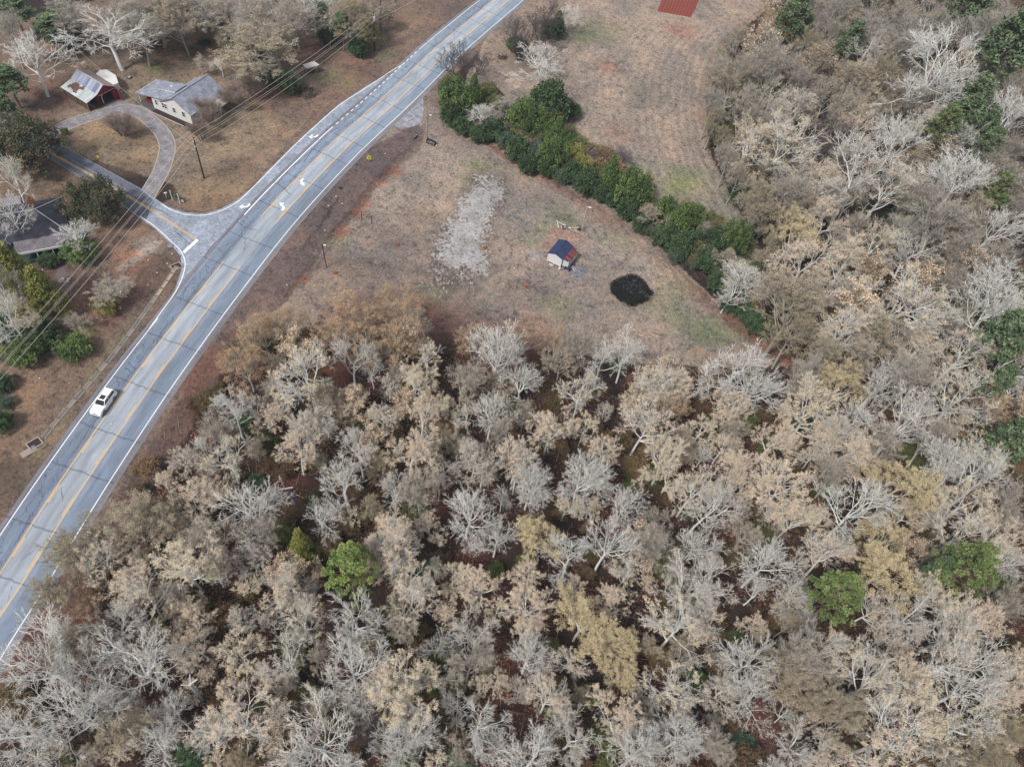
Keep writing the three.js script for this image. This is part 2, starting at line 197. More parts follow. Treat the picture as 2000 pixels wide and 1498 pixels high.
// offsets across the highway, metres to the left of its right-hand white line
const OW = 10.35, OYR = 3.35, OYL = 7.05;
const joints = []; { const r = rng(5); for (let s = 6; s < LEN; s += 7.4 + r() * 4.2) joints.push(s); }
const roadTex = (() => {
  const W = 512, H = 2048, c = document.createElement('canvas'); c.width = W; c.height = H; const x = c.getContext('2d'), r = rng(21);
  const X = (o) => (o + 1.6) / 14 * W, Y = (s) => s / LEN * H;
  const band = (o0, o1, cc, a = 1) => { x.globalAlpha = a; x.fillStyle = 'rgb(' + cc + ')'; x.fillRect(X(o0), 0, X(o1) - X(o0), H); x.globalAlpha = 1; };
  band(-1.6, 12.4, '142,143,157'); band(-1.6, -0.4, '136,134,146'); band(-0.1, 2.3, '146,162,186'); band(2.3, 3.35, '162,176,200'); band(3.35, 7.05, '174,184,203'); band(7.05, 10.35, '150,165,190'); band(10.35, 12.4, '134,134,150');
  x.filter = 'blur(5px)'; band(0.4, 1.2, '138,154,180', 0.5); band(7.7, 8.4, '138,152,178', 0.45); band(9.2, 9.9, '140,154,180', 0.45); band(1.8, 2.4, '140,155,180', 0.4); band(4.9, 5.5, '150,160,182', 0.5);
  // the older, bluer paving towards the south
  const g = x.createLinearGradient(0, 0, 0, H); g.addColorStop(0, 'rgba(104,118,148,0.40)'); g.addColorStop(0.45, 'rgba(108,122,150,0.28)'); g.addColorStop(0.62, 'rgba(120,136,170,0)'); x.fillStyle = g; x.fillRect(X(-0.2), 0, X(3.0) - X(-0.2), H); x.fillRect(X(7.2), 0, X(10.4) - X(7.2), H); x.filter = 'none';
  const crack = (o0, s0, o1, s1, w, jag, a = 0.8) => { x.globalAlpha = a; x.strokeStyle = 'rgb(48,58,82)'; x.lineWidth = w; x.beginPath(); const n = Math.max(4, Math.ceil(Math.hypot(o1 - o0, s1 - s0) / 0.5)); for (let i = 0; i <= n; i++) { const t = i / n, j = i && i < n ? jag : 0; const p = [X(o0 + (o1 - o0) * t + (r() - 0.5) * j), Y(s0 + (s1 - s0) * t + (r() - 0.5) * j * 0.7)]; i ? x.lineTo(...p) : x.moveTo(...p); } x.stroke(); x.globalAlpha = 1; };
  for (const s of joints) { crack(-0.9, s - 0.4, 10.4, s + 0.5, 1.5, 0.35, 0.42); if (r() < 0.5) crack(10.4, s + 0.5, 11.4, s + 0.7, 1.6, 0.3, 0.6); }
  for (let s = 0; s < LEN; s += 1) { if (r() < 0.72) crack(7.35 + r() * 0.9, s, 7.35 + r() * 0.9, s + 2 + r() * 4, 1.6, 0.35, 0.5); if (r() < 0.4) crack(8.6 + r() * 1.6, s, 8.6 + r() * 1.6, s + 1 + r() * 4, 1.4, 0.5, 0.42); if (r() < 0.22) crack(7.4 + r() * 2, s, 8.2 + r() * 2, s + 0.8, 1.4, 0.5, 0.5); if (r() < 0.12) crack(3.6 + r() * 3, s, 3.8 + r() * 3, s + 2 + r() * 2, 1.6, 0.25, 0.4); if (r() < 0.25) crack(1.5 + r(), s, 1.5 + r(), s + 3 + r() * 5, 1.1, 0.2, 0.36); }
  for (const o of [OYL - 0.28, OYR - 0.3, 10.62]) for (let s = 0; s < LEN; s += 3) if (r() < 0.8) crack(o, s, o + (r() - 0.5) * 0.1, s + 3.4, 2, 0.08, 0.6);
  for (let s = 0; s < LEN; s += 0.9) { x.globalAlpha = 0.32; x.strokeStyle = 'rgb(100,100,112)'; x.lineWidth = 1.6; x.beginPath(); x.moveTo(X(-0.85), Y(s)); x.lineTo(X(-0.2), Y(s)); x.stroke(); }   // rumble strip
  x.globalAlpha = 1;
  const d = x.getImageData(0, 0, W, H).data, a = new Uint8Array(W * H * 4);
  for (let y = 0; y < H; y++) for (let q = 0; q < W; q++) { const i = (y * W + q) * 4, s = y / H * LEN, o = q / W * 14; const k = 1 + NT[((Math.imul(q, 73856093) ^ Math.imul(y, 19349663)) >>> 7) & 65535] * 0.06 + fbm(o * 1.4, s * 0.35, 4) * 0.11 + fbm(o * 0.5 + 8, s * 0.06, 3) * 0.12; a[i] = enc(toLin(Math.min(245, d[i] * k)) / GAIN); a[i + 1] = enc(toLin(Math.min(245, d[i + 1] * k)) / GAIN); a[i + 2] = enc(toLin(Math.min(245, d[i + 2] * k * 0.975)) / GAIN); a[i + 3] = 255; }
  return dataTex(a, W, H, true);
})();
const tn = (u, v, s) => { const x = u * s, y = v * s, xi = Math.floor(x), yi = Math.floor(y); let p = x - xi, q = y - yi; p = p * p * (3 - 2 * p); q = q * q * (3 - 2 * q); const a = xi % s, b = (xi + 1) % s, c = (yi % s) * NS, e = ((yi + 1) % s) * NS; return (NT[c + a] * (1 - p) + NT[c + b] * p) * (1 - q) + (NT[e + a] * (1 - p) + NT[e + b] * p) * q; };
const asphaltTile = tileTex(512, (u, v) => { const k = 0.96 + 0.12 * tn(u, v, 90) + 0.08 * tn(u, v, 160) + 0.06 * tn(u, v, 8) + 0.07 * tn(u, v, 26); return [toLin(166 * k) / GAIN, toLin(177 * k) / GAIN, toLin(196 * k) / GAIN]; });
const metric = (t, size) => { const c = t.clone(); c.repeat.set(1 / size, 1 / size); c.needsUpdate = true; return c; };
const highway = struct('highway', ribbon(0, LEN, -1.25, OW + 0.9, 0.012), new THREE.MeshStandardMaterial({ map: roadTex, roughness: 0.92 }));
const junctionPts = G2([[790, 128], [720, 165], [662, 203], [615, 244], [575, 281], [540, 316], [517, 338], [496, 362], [462, 391], [430, 408], [400, 417], [362, 415], [330, 405], [312, 394], [272, 367], [226, 342], [130, 289], [100, 270], [-80, 175], [-120, 200], [60, 290], [117, 322], [215, 384], [272, 426], [300, 445], [330, 474], [352, 500], [354, 527], [340, 567], [305, 622], [266, 680], [330, 660], [470, 450], [530, 385], [650, 270], [788, 142]]);
const side = struct('side_road', sheet(junctionPts, 0.008), new THREE.MeshStandardMaterial({ map: metric(asphaltTile, 23), roughness: 0.93 }));
{ // darker older paving on the side road itself
  struct('side_road_paving', sheet(G2([[300, 392], [272, 368], [130, 290], [100, 271], [-80, 176], [-118, 199], [60, 289], [117, 321], [215, 382], [272, 424], [284, 432]]), 0.012), mat(126, 131, 150, 0.95, { map: (() => { const t = metric(tileTex(256, (u, v) => { const k = 0.92 + 0.2 * tn(u, v, 40) + 0.16 * tn(u, v, 11); return [k * 0.8, k * 0.8, k * 0.8]; }), 9); return t; })() }));
}
const white = raw(0.7, 0.71, 0.73, 0.75), yellow = raw(0.62, 0.36, 0.10, 0.75);
const mark = (name, g, m, p = highway) => part(name, g, m, p);
mark('edge_line', ribbon(0, LEN, -0.07, 0.07, 0.0165), white);
const sOf = (px, py) => { const p = at(px, py); let b = 0, d = 1e9; for (let i = 0; i <= NR; i++) { const e = cR[i].distanceTo(p); if (e < d) { d = e; b = i; } } return sR[b]; };
const sStop = sOf(327, 630) , sGapB = sOf(470, 470), sGapA = sOf(400, 570), sMerge = sOf(800, 130);
const sB = sOf(585, 436), sA = sOf(440, 640), sTaper = sOf(850, 110), sW0 = sOf(545, 440), sW1 = sOf(720, 275);
mark('edge_line', ribbon(0, sA - 2, OW - 0.07, OW + 0.07, 0.0165), white);
mark('edge_line', ribbon(sTaper, LEN, OW - 0.07, OW + 0.07, 0.0165), white);
mark('lane_line', ribbon(sW0, sW1, OW - 0.12, OW + 0.12, 0.0165), white);
{ const g = []; for (let s = sW1 + 1.2; s < sTaper - 2; s += 2.15) g.push(ribbon(s, s + 1.1, OW - 0.11, OW + 0.11, 0.0165)); g.forEach((q) => mark('lane_dash', q, white)); }
const sYa = sOf(510, 530), sYb = sOf(580, 445);
for (const [o, inner] of [[OYR, 1], [OYL, -1]]) for (const [s0, s1] of [[0, sYa], [sYb, LEN]]) {
  mark('yellow_line', ribbon(s0, s1, o - 0.07, o + 0.07, 0.0165), yellow);
  const g = []; for (let s = s0 + (inner > 0 ? 1.5 : 3); s < s1 - 3; s += 9.1) mark('yellow_dash', ribbon(s, s + 3.1, o + inner * 0.28 - 0.065, o + inner * 0.28 + 0.065, 0.0165), yellow);
}
// curved edge lines of the junction
mark('edge_line', path(spline(G2([[790, 124], [770, 135], [720, 168], [662, 206], [615, 247], [575, 284], [540, 319], [520, 340], [497, 363], [462, 395], [430, 412], [400, 420], [362, 419], [332, 409], [314, 398]]), 70), 0.16, 0.0165), white, side);
mark('edge_line', path(spline(G2([[272, 422], [300, 441], [332, 470], [352, 490], [360, 508], [360, 525], [345, 565], [310, 615], [290, 643]]), 50), 0.16, 0.0165), white, side);
mark('stop_bar', sheet(G2([[356, 491], [383, 466.5], [387.5, 469.5], [360, 495]]), 0.0165), white, side);
for (const o of [-0.16, 0.16]) mark('yellow_line', path(spline(G2([[-80, 190], [20, 250], [105, 302], [215, 363], [300, 414], [382, 467]]), 40), 0.13, 0.0165, o), yellow, side);
mark('lane_line', path(spline(G2([[345, 432], [370, 444], [398, 458]]), 12), 0.09, 0.0165), mat(196, 200, 212), side);
mark('lane_line', path(spline(G2([[140, 312], [180, 335], [215, 354], [255, 377]]), 12), 0.07, 0.0165), mat(178, 182, 196), side);
// arrows: curved shaft and triangular head, drawn in pixels of the road surface
const arrow = (pts, w, head, p) => { const c = spline(G2(pts), 10); mark('turn_arrow', path(c, w, 0.0165), white, p); mark('turn_arrow', sheet(G2(head), 0.0168), white, p); };
arrow([[621, 263.5], [616, 267], [609, 268]], 0.42, [[611, 262.5], [602, 266.5], [608.5, 271]], side);
arrow([[488, 398.5], [482, 403.5], [474, 404]], 0.46, [[475, 399], [466.5, 403.5], [472, 408]], side);
arrow([[592, 349], [588.5, 352.5], [589, 358]], 0.52, [[585, 359.5], [594, 356.5], [594, 363]], highway);
arrow([[549.5, 411], [553.5, 407.5], [551.5, 401.5]], 0.52, [[545, 396], [555.5, 396.5], [548, 403]], highway);
{ // cracks of the junction, thin strips of tar
  const tar = raw(0.035, 0.042, 0.06, 0.7), r = rng(31);
  for (const pts of [[[497, 393], [478, 414], [462, 432], [440, 458]], [[462, 432], [475, 442], [500, 450]], [[440, 458], [415, 480], [400, 498]], [[540, 360], [566, 330], [588, 312]], [[592, 318], [612, 290], [640, 262]], [[534, 356], [552, 366], [566, 380]], [[600, 262], [622, 274]], [[340, 450], [352, 462], [372, 478]], [[290, 400], [330, 420]], [[230, 370], [290, 400]]]) {
    const c = spline(G2(pts), 24).map((p) => p.add(V((r() - 0.5) * 0.25, 0, (r() - 0.5) * 0.25))); mark('tar_seam', path(c, 0.13, 0.0168), tar, side);
  }
}
// gravel turnout beside the highway
const stoneTile = (cc, a) => tileTex(256, (u, v) => { const k = 1 + a * (tn(u, v, 60) * 0.5 + tn(u, v, 23) * 0.6 + tn(u, v, 7) * 0.6); return cc.map((c) => toLin(Math.min(250, c * k)) / GAIN); });
struct('gravel_turnout', sheet(spline([[826, 190], [827, 215], [822, 238], [798, 249], [770, 246], [758, 240], [790, 215], [826, 190]].map((p) => at(...p)), 40).slice(0, 40), 0.006), new THREE.MeshStandardMaterial({ map: metric(stoneTile([160, 162, 174], 0.22), 5), roughness: 1 }));
// concrete drive: a loop from the side road past the barn and back
const driveTex = stoneTile([146, 143, 150], 0.2); 
const drive = struct('driveway', path(spline(G2([[280, 392], [296, 366], [312, 338], [322, 310], [326, 285], [318, 262], [298, 240], [275, 222], [250, 212], [222, 216], [190, 224], [150, 236], [118, 250], [98, 262], [92, 276]]), 90), 3.1, 0.0045), new THREE.MeshStandardMaterial({ map: metric(driveTex, 7), roughness: 0.95 }));
{ const p = drive.geometry.attributes.position, uv = drive.geometry.attributes.uv; for (let i = 0; i < p.count; i++) uv.setXY(i, p.getX(i), p.getZ(i)); }
{ const e = spline(G2([[280, 392], [296, 366], [312, 338], [322, 310], [326, 285], [318, 262], [298, 240], [275, 222], [250, 212], [222, 216], [190, 224], [150, 236], [118, 250], [98, 262], [92, 276]]), 90), m = mat(186, 172, 160, 0.95); for (const o of [-1.68, 1.68]) part('drive_edging', path(e, 0.24, 0.0085, o), m, drive); }
struct('garage_apron', sheet(G2([[214, 196], [236, 194], [262, 206], [300, 202], [306, 212], [274, 216], [252, 222], [226, 222], [205, 212]]), 0.0025), new THREE.MeshStandardMaterial({ map: metric(driveTex, 6), roughness: 0.95 }));
part('front_walk', path(G2([[340, 276], [356, 268], [368, 258], [380, 246]]), 0.8, 0.004), mat(150, 142, 138)).userData.kind = 'structure';
part('garden_walk', path(G2([[112, 498], [117, 525], [123, 548]]), 1.3, 0.004), mat(112, 104, 108)).userData.kind = 'structure';
// concrete drainage channel along the verge, laid in sections, with two drain boxes
{
  const cA = spline(G2([[345, 520], [318, 560], [270, 628], [215, 700], [160, 765], [112, 820], [82, 858]]), 200), m = [mat(150, 140, 138), mat(122, 116, 120), mat(138, 130, 128), mat(112, 106, 112)];
  const fl = thing('drainage_channel', 'long shallow concrete gutter running beside the highway down the verge', 'gutter');
  for (let i = 0; i < 20; i++) {
    const seg = cA.slice(i * 10, i * 10 + 10.9), a = seg[0], b = seg[seg.length - 1], d = b.clone().sub(a), L = d.length(), turn = Math.atan2(-d.z, d.x), c = a.clone().add(b).multiplyScalar(0.5), mm = i < 4 ? mat(186, 168, 154) : m[i % 4];
    const q = [box(L - 0.06, 0.05, 0.5, 0, 0.03, 0), box(L - 0.06, 0.11, 0.14, 0, 0.055, 0.33), box(L - 0.06, 0.11, 0.14, 0, 0.055, -0.33)].map((g) => g.rotateY(turn).translate(c.x, 0, c.z));
    part('slab', q.slice(0, 1), mm, fl); part('rim', q.slice(1), mat(168, 156, 150), fl);
  }
  const drain = (px, py, a, label) => { const p = at(px, py), t = thing('storm_drain', label, 'drain', [p.x, 0, p.z], a); part('frame', [box(2.2, 0.16, 0.22, 0, 0.08, 0.8), box(2.2, 0.16, 0.22, 0, 0.08, -0.8), box(0.22, 0.16, 1.38, 0.99, 0.08, 0), box(0.22, 0.16, 1.38, -0.99, 0.08, 0)], mat(176, 160, 152), t); part('grate', [box(1.76, 0.04, 1.38, 0, 0.03, 0), ...[...Array(7)].map((_, i) => box(0.06, 0.05, 1.36, -0.75 + i * 0.25, 0.07, 0))], raw(0.02, 0.017, 0.02), t); };
  drain(344, 521, 0.9, 'square storm drain with a dark grate by the road corner below the stop bar');
  drain(67, 867, 0.98, 'square storm drain with a dark grate at the lower end of the concrete gutter');
  const p = at(55, 882), t2 = thing('concrete_apron', 'short weathered concrete slab below the lower storm drain', 'concrete slab', [p.x, 0, p.z], 0.98); part('slab', box(2.4, 0.06, 1.2, 0, 0.03, 0), mat(168, 156, 152), t2);
}
// ploughed red clay plot in the far field
{
  const a = at(1298, -14), b = at(1372, -14), c = at(1350, 34), d = at(1284, 22), pos = [], idx = [], N = 60, M = 24, r = rng(77);
  for (let j = 0; j <= M; j++) for (let i = 0; i <= N; i++) { const p = a.clone().lerp(b, i / N).lerp(d.clone().lerp(c, i / N), j / M); pos.push(p.x, (i && j && i < N && j < M) ? 0.1 + 0.1 * Math.cos(i / N * 11 * 2 * Math.PI) + r() * 0.09 : 0.01, p.z); if (i && j) { const k = j * (N + 1) + i; idx.push(k - N - 2, k - 1, k - N - 1, k - 1, k, k - N - 1); } }
  const g = new THREE.BufferGeometry(); g.setAttribute('position', new THREE.Float32BufferAttribute(pos, 3)); g.setIndex(idx); g.computeVertexNormals(); struct('ploughed_plot', g, mat(142, 68, 58, 1));
}
// ---------------------------------------------------------------- buildings
const frame = (name, label, cat, x, z, deg) => thing(name, label, cat, [x, 0, z], -deg * Math.PI / 180);
const prof = (pts, depth, z) => { const g = new THREE.ExtrudeGeometry(new THREE.Shape(pts.map(([x, y]) => new THREE.Vector2(x, y))), { depth, bevelEnabled: false }); return g.translate(0, 0, z); };
const shingleTex = (r, g, b, a = 0.3) => metric(tileTex(256, (u, v) => { const row = Math.floor(v * 24), k = 1 + a * (tn(u, v, 64) * 0.4 + tn(u + row * 0.37 - Math.floor(u + row * 0.37), v, 24) * 0.35 + tn(u, v, 6) * 0.5) - ((v * 24) % 1 < 0.14 ? a * 0.3 : 0); return [toLin(r * k) / GAIN, toLin(g * k) / GAIN, toLin(b * k) / GAIN]; }), 5);
const shingle = (r, g, b, a, rough = 0.85) => new THREE.MeshStandardMaterial({ map: shingleTex(r, g, b, a), roughness: rough });
const slabUv = (pts, move, ax = [1, 0, 0], ay = [0, 0, 1]) => { const g = slab(pts, move), p = g.attributes.position, uv = new Float32Array(p.count * 2); for (let i = 0; i < p.count; i++) { uv[i * 2] = p.getX(i) * ax[0] + p.getY(i) * ax[1] + p.getZ(i) * ax[2]; uv[i * 2 + 1] = (p.getX(i) * ay[0] + p.getY(i) * ay[1] + p.getZ(i) * ay[2]) * 1.15; } g.setAttribute('uv', new THREE.BufferAttribute(uv, 2)); return g; };
const sidingWhite = mat(240, 241, 243, 0.7), trimWhite = mat(236, 236, 238, 0.6), glass = new THREE.MeshPhysicalMaterial({ color: 0x0a1018, roughness: 0.06, metalness: 0, clearcoat: 1 }), voidDark = raw(0.012, 0.012, 0.014, 1), concrete = mat(150, 147, 146, 0.95);
const window2 = (x, y, z, w, h, p, panes = 2) => { const f = part('window', [box(w + 0.16, 0.09, 0.1, x, y + h / 2 + 0.04, z), box(w + 0.16, 0.09, 0.1, x, y - h / 2 - 0.04, z), box(0.09, h, 0.1, x - w / 2 - 0.035, y, z), box(0.09, h, 0.1, x + w / 2 + 0.035, y, z), box(w, 0.06, 0.08, x, y, z)], trimWhite, p); for (let i = 0; i < panes; i++) { const m = part('pane', box(w, h / 2 - 0.035, 0.04, x, y + (i ? -1 : 1) * (h / 4 + 0.012), z - 0.01), glass, f); } return f; };
{ // white house with the long carport wing
  const h = frame('white_house', 'white gabled house with grey roofs and an open carport beside the driveway loop', 'house', -94.8, -143.4, 18.1);
  const roofM = shingle(156, 162, 180, 0.28), W = part('wall', [prof([[0, 0], [11.2, 0], [11.2, 3.02], [7.15, 5.32], [4.2, 3.66], [0, 3.0]], 0.22, -0.22), box(0.2, 3.0, 11.0, 11.1, 1.5, -5.72), prof([[3.1, 0], [11.2, 0], [11.2, 3.02], [7.15, 5.3], [3.1, 3.0]], 0.2, -11.3), box(0.2, 3, 5, 3.2, 1.5, -8.8), box(0.2, 2.9, 5.9, 0.1, 1.45, -3.2), box(4, 2.6, 0.2, -1.9, 1.3, -6.1)], sidingWhite, h);
  part('roof', [slabUv([V(7.15, 5.55, 0.45), V(11.8, 2.86, 0.45), V(11.8, 2.86, -11.6), V(7.15, 5.55, -11.6)], V(0, -0.16, 0), [0, 0, 1], [1, 0, 0])], roofM, h);
  part('roof', [slabUv([V(7.15, 5.55, 0.45), V(7.15, 5.55, -11.6), V(2.5, 2.86, -11.6), V(2.5, 2.86, 0.3)], V(0, -0.16, 0), [0, 0, 1], [1, 0, 0])], roofM, h);
  part('ridge_cap', [box(0.34, 0.07, 12.0, 7.15, 5.585, -5.58)], shingle(150, 156, 176, 0.2), h);
  const wing = part('carport_roof', [slabUv([V(4.6, 4.12, 0.5), V(4.6, 4.12, -2.95), V(-4.2, 2.55, -2.95), V(-4.2, 2.55, 0.5)], V(0, -0.16, 0), [0, 0, 1], [1, 0, 0]), slabUv([V(5.2, 4.74, -2.95), V(5.2, 4.74, -6.4), V(-4.2, 2.56, -6.4), V(-4.2, 2.56, -2.95)], V(0, -0.16, 0), [0, 0, 1], [1, 0, 0])], roofM, h);
  part('fascia', [prof([[-1.4, 3.05], [4.6, 4.12], [4.9, 4.5], [-1.4, 3.08]], 0.03, -2.945)], trimWhite, wing);
  for (const g of [cyl(0.07, 0.07, 0.5, 8, 1.6, 3.6, -2.2), cyl(0.07, 0.07, 0.5, 8, 8.6, 4.6, -9.4), box(0.4, 0.16, 0.4, 2.5, 4.2, -4.4)]) part('roof_vent', g, trimWhite, h);
  part('eave_trim', box(0.08, 0.2, 12.0, 11.82, 2.8, -5.58), trimWhite, h); part('eave_trim', box(0.08, 0.18, 7.0, -4.22, 2.48, -2.95), trimWhite, h);
  for (const [x, w] of [[1.25, 0.62], [3.25, 0.6], [3.98, 0.6], [6.45, 0.75], [9.15, 0.8]]) window2(x, 1.95, 0.04, w, 1.15, h);
  for (const [x, z] of [[-3.8, 0.1], [-3.8, -3], [-3.8, -6]]) part('carport_post', box(0.14, 2.45, 0.14, x, 1.22, z), trimWhite, h);
  part('carport_floor', box(4.4, 0.1, 7.2, -2, 0.05, -2.6), mat(96, 92, 96), h);
  part('side_porch_roof', slabUv([V(11.9, 2.7, -6.4), V(14.2, 2.2, -6.4), V(14.2, 2.2, -10.6), V(11.9, 2.7, -10.6)], V(0, -0.12, 0)), mat(196, 188, 182), h);
  for (const z of [-6.6, -10.4]) part('porch_post', box(0.12, 2.1, 0.12, 14.0, 1.05, z), trimWhite, h);
  part('planting_bed', box(9.6, 0.06, 1.5, 5.4, 0.031, 0.8), mat(58, 44, 40, 1), h);
  part('bed_edging', box(10.2, 0.12, 0.1, 4.9, 0.06, 1.62), mat(214, 210, 214), h);
}
{ // red barn with a patchwork tin roof
  const b = frame('red_barn', 'red gabled barn with a patchy rusted tin roof and open bays beside the driveway', 'barn', -104.9, -141.9, 26.2);
  const red = mat(140, 26, 54, 0.85), brown = mat(92, 70, 56, 0.95), dark = raw(0.03, 0.025, 0.025, 1);
  const tin = (r, g, b2) => mat(r, g, b2, 0.5, { metalness: 0.15 });
  const lowTex = (() => { const W = 256, H = 96, a = new Uint8Array(W * H * 4); for (let y = 0; y < H; y++) for (let x = 0; x < W; x++) { const px = x / W * 9.1, pz = y / H * 3.3, n = fbm(px * 1.3, pz * 1.3, 4) * 1.1, d = Math.max(Math.abs(px - 2.9) / 1.75, Math.abs(pz - 1.35) / 1.15) + n, k = 1 + fbm(px * 3, pz * 0.8 + 5, 3) * 0.2, c = d < 0.93 ? [118 * k, 84 * k, 76 * k] : d < 1.0 ? [226, 218, 222] : [198 * k, 208 * k, 214 * k], i = (y * W + x) * 4; for (let j = 0; j < 3; j++) a[i + j] = enc(toLin(Math.min(240, c[j])) / GAIN); a[i + 3] = 255; } return dataTex(a, W, H, true); })();
  const lowM = new THREE.MeshStandardMaterial({ map: lowTex, roughness: 0.55 }), upM = [tin(150, 158, 190), tin(168, 178, 204), tin(128, 136, 172), tin(190, 198, 216)], rM = [tin(188, 172, 168), tin(178, 164, 160), tin(196, 182, 176)];
  const roof = part('roof', [box(9.2, 0.09, 0.3, -4.4, 4.66, 0)], tin(214, 204, 204), b), r = rng(3);
  for (let i = 0; i < 14; i++) {
    const x0 = -9.05 + i * 0.65, x1 = x0 + 0.635, rib = (a, c) => rod(a, c, 0.035, 4);
    part('tin_panel', [slab([V(x0, 4.62, 0.02), V(x1, 4.62, 0.02), V(x1, 3.2, 2.05), V(x0, 3.2, 2.05)].reverse(), V(0, -0.03, 0)), rib(V(x0, 4.64, 0.02), V(x0, 3.22, 2.05))], upM[i < 2 ? 3 : (r() * 4) | 0], roof);
    const q = slab([V(x0, 3.19, 1.98), V(x1, 3.19, 1.98), V(x1, 2.35, 5.15), V(x0, 2.35, 5.15)].reverse(), V(0, -0.03, 0)), pp = q.attributes.position, uv = new Float32Array(pp.count * 2); for (let k = 0; k < pp.count; k++) { uv[k * 2] = (pp.getX(k) + 9.05) / 9.1; uv[k * 2 + 1] = (pp.getZ(k) - 1.9) / 3.3; } q.setAttribute('uv', new THREE.BufferAttribute(uv, 2)); part('tin_panel', q, lowM, roof);
    part('tin_panel', [slab([V(x0, 4.61, -0.02), V(x1, 4.61, -0.02), V(x1, 2.98, -2.95), V(x0, 2.98, -2.95)], V(0, -0.03, 0)), rib(V(x0, 4.63, -0.02), V(x0, 3.0, -2.95))], rM[(r() * 3) | 0], roof);
  }
  part('gable', [new THREE.ExtrudeGeometry(new THREE.Shape([[-2.7, 2.75], [1.95, 2.75], [1.95, 3.15], [0, 4.52], [-2.7, 3.05]].map(([z, y]) => new THREE.Vector2(-z, y))), { depth: 0.12, bevelEnabled: false }).rotateY(Math.PI / 2).translate(-0.2, 0, 0)], red, b);
  part('barge_board', [rod(V(0.06, 4.66, 0), V(0.06, 3.2, 2.08), 0.07, 4), rod(V(0.06, 4.66, 0), V(0.06, 2.96, -2.98), 0.07, 4), rod(V(0.06, 3.18, 2.05), V(0.06, 2.34, 5.15), 0.07, 4), rod(V(0.0, 2.78, -2.6), V(0.0, 2.62, 1.9), 0.06, 4)], mat(226, 206, 214), b);
  part('wall', [box(8.7, 2.95, 0.14, -4.55, 1.48, -2.6), box(0.14, 2.9, 4.5, -8.85, 1.45, -0.4), box(3.0, 2.7, 0.14, -1.7, 1.4, 1.9)], red, b);
  part('side_wall', [box(8.4, 1.5, 0.12, -4.6, 0.75, 4.75), box(0.12, 2.2, 2.9, -8.85, 1.1, 3.3)], brown, b);
  part('door', [box(0.1, 2.5, 1.25, 0.15, 1.3, -2.15), box(1.2, 2.5, 0.1, 0.7, 1.3, -2.72)], red, b);
  for (const x of [-0.1, -4.4, -8.7]) part('post', box(0.14, 2.3, 0.14, x, 1.15, 4.98), mat(150, 136, 128), b);
  part('floor', box(8.8, 0.08, 7.4, -4.5, 0.045, 1.1), mat(70, 64, 62), b);
  part('ceiling', [slab([V(-8.8, 3.05, 2.0), V(-0.3, 3.05, 2.0), V(-0.3, 2.8, -2.5), V(-8.8, 2.8, -2.5)], V(0, -0.06, 0))], dark, b);
  const p = at(202, 202), t = thing('white_post', 'thick white leaning post standing before the open barn bay', 'post', [p.x, 0, p.z]); part('shaft', cyl(0.15, 0.13, 2.1, 10), trimWhite, t); part('cap', box(0.95, 0.14, 0.5, -0.1, 2.2, 0), trimWhite, t);
}
{ // white trailer behind the barn
  const c = [[-110.62, -148.42], [-110.56, -150.46], [-109.22, -151.11], [-106.16, -149.53], [-104.33, -146.92], [-105.05, -145.57]].map(([x, z]) => V(x, 2.35, z)), t = thing('white_trailer', 'white flat-roofed trailer parked behind the red barn', 'trailer', [-107.6, 0, -148.2]), loc = c.map((v) => v.clone().sub(V(-107.6, 0, -148.2)));
  const m = V(0, 0, 0); loc.forEach((v) => m.add(v)); m.multiplyScalar(1 / 6);
  part('body', slab(loc.slice().reverse(), V(0, -1.7, 0)), trimWhite, t); part('roof', slab(loc.map((v) => v.clone().lerp(V(m.x, v.y, m.z), 0.03).add(V(0, 0.06, 0))).reverse(), V(0, -0.06, 0)), mat(244, 245, 246, 0.6), t);
  part('chassis', slab(loc.map((v) => v.clone().lerp(V(m.x, v.y, m.z), 0.06).setY(0.66)).reverse(), V(0, -0.25, 0)), raw(0.02, 0.02, 0.024), t);
  for (const s of [-0.9, 0.9]) part('wheel', cyl(0.34, 0.34, 0.22, 16).rotateX(Math.PI / 2).rotateY(-0.5).translate(m.x + 0.6 * s, 0.34, m.z + 1.6 * Math.abs(s) * 0 + 1.3 * s), raw(0.015, 0.015, 0.015), t);
  part('hitch', [rod(V(3.1, 0.5, 1.9), V(4.1, 0.45, 2.3), 0.06), cyl(0.06, 0.06, 0.7, 8, 4.1, 0, 2.3), rbox(0.35, 0.3, 0.3, 0.05, 3.9, 0.75, 2.25)], mat(220, 220, 224), t);
}
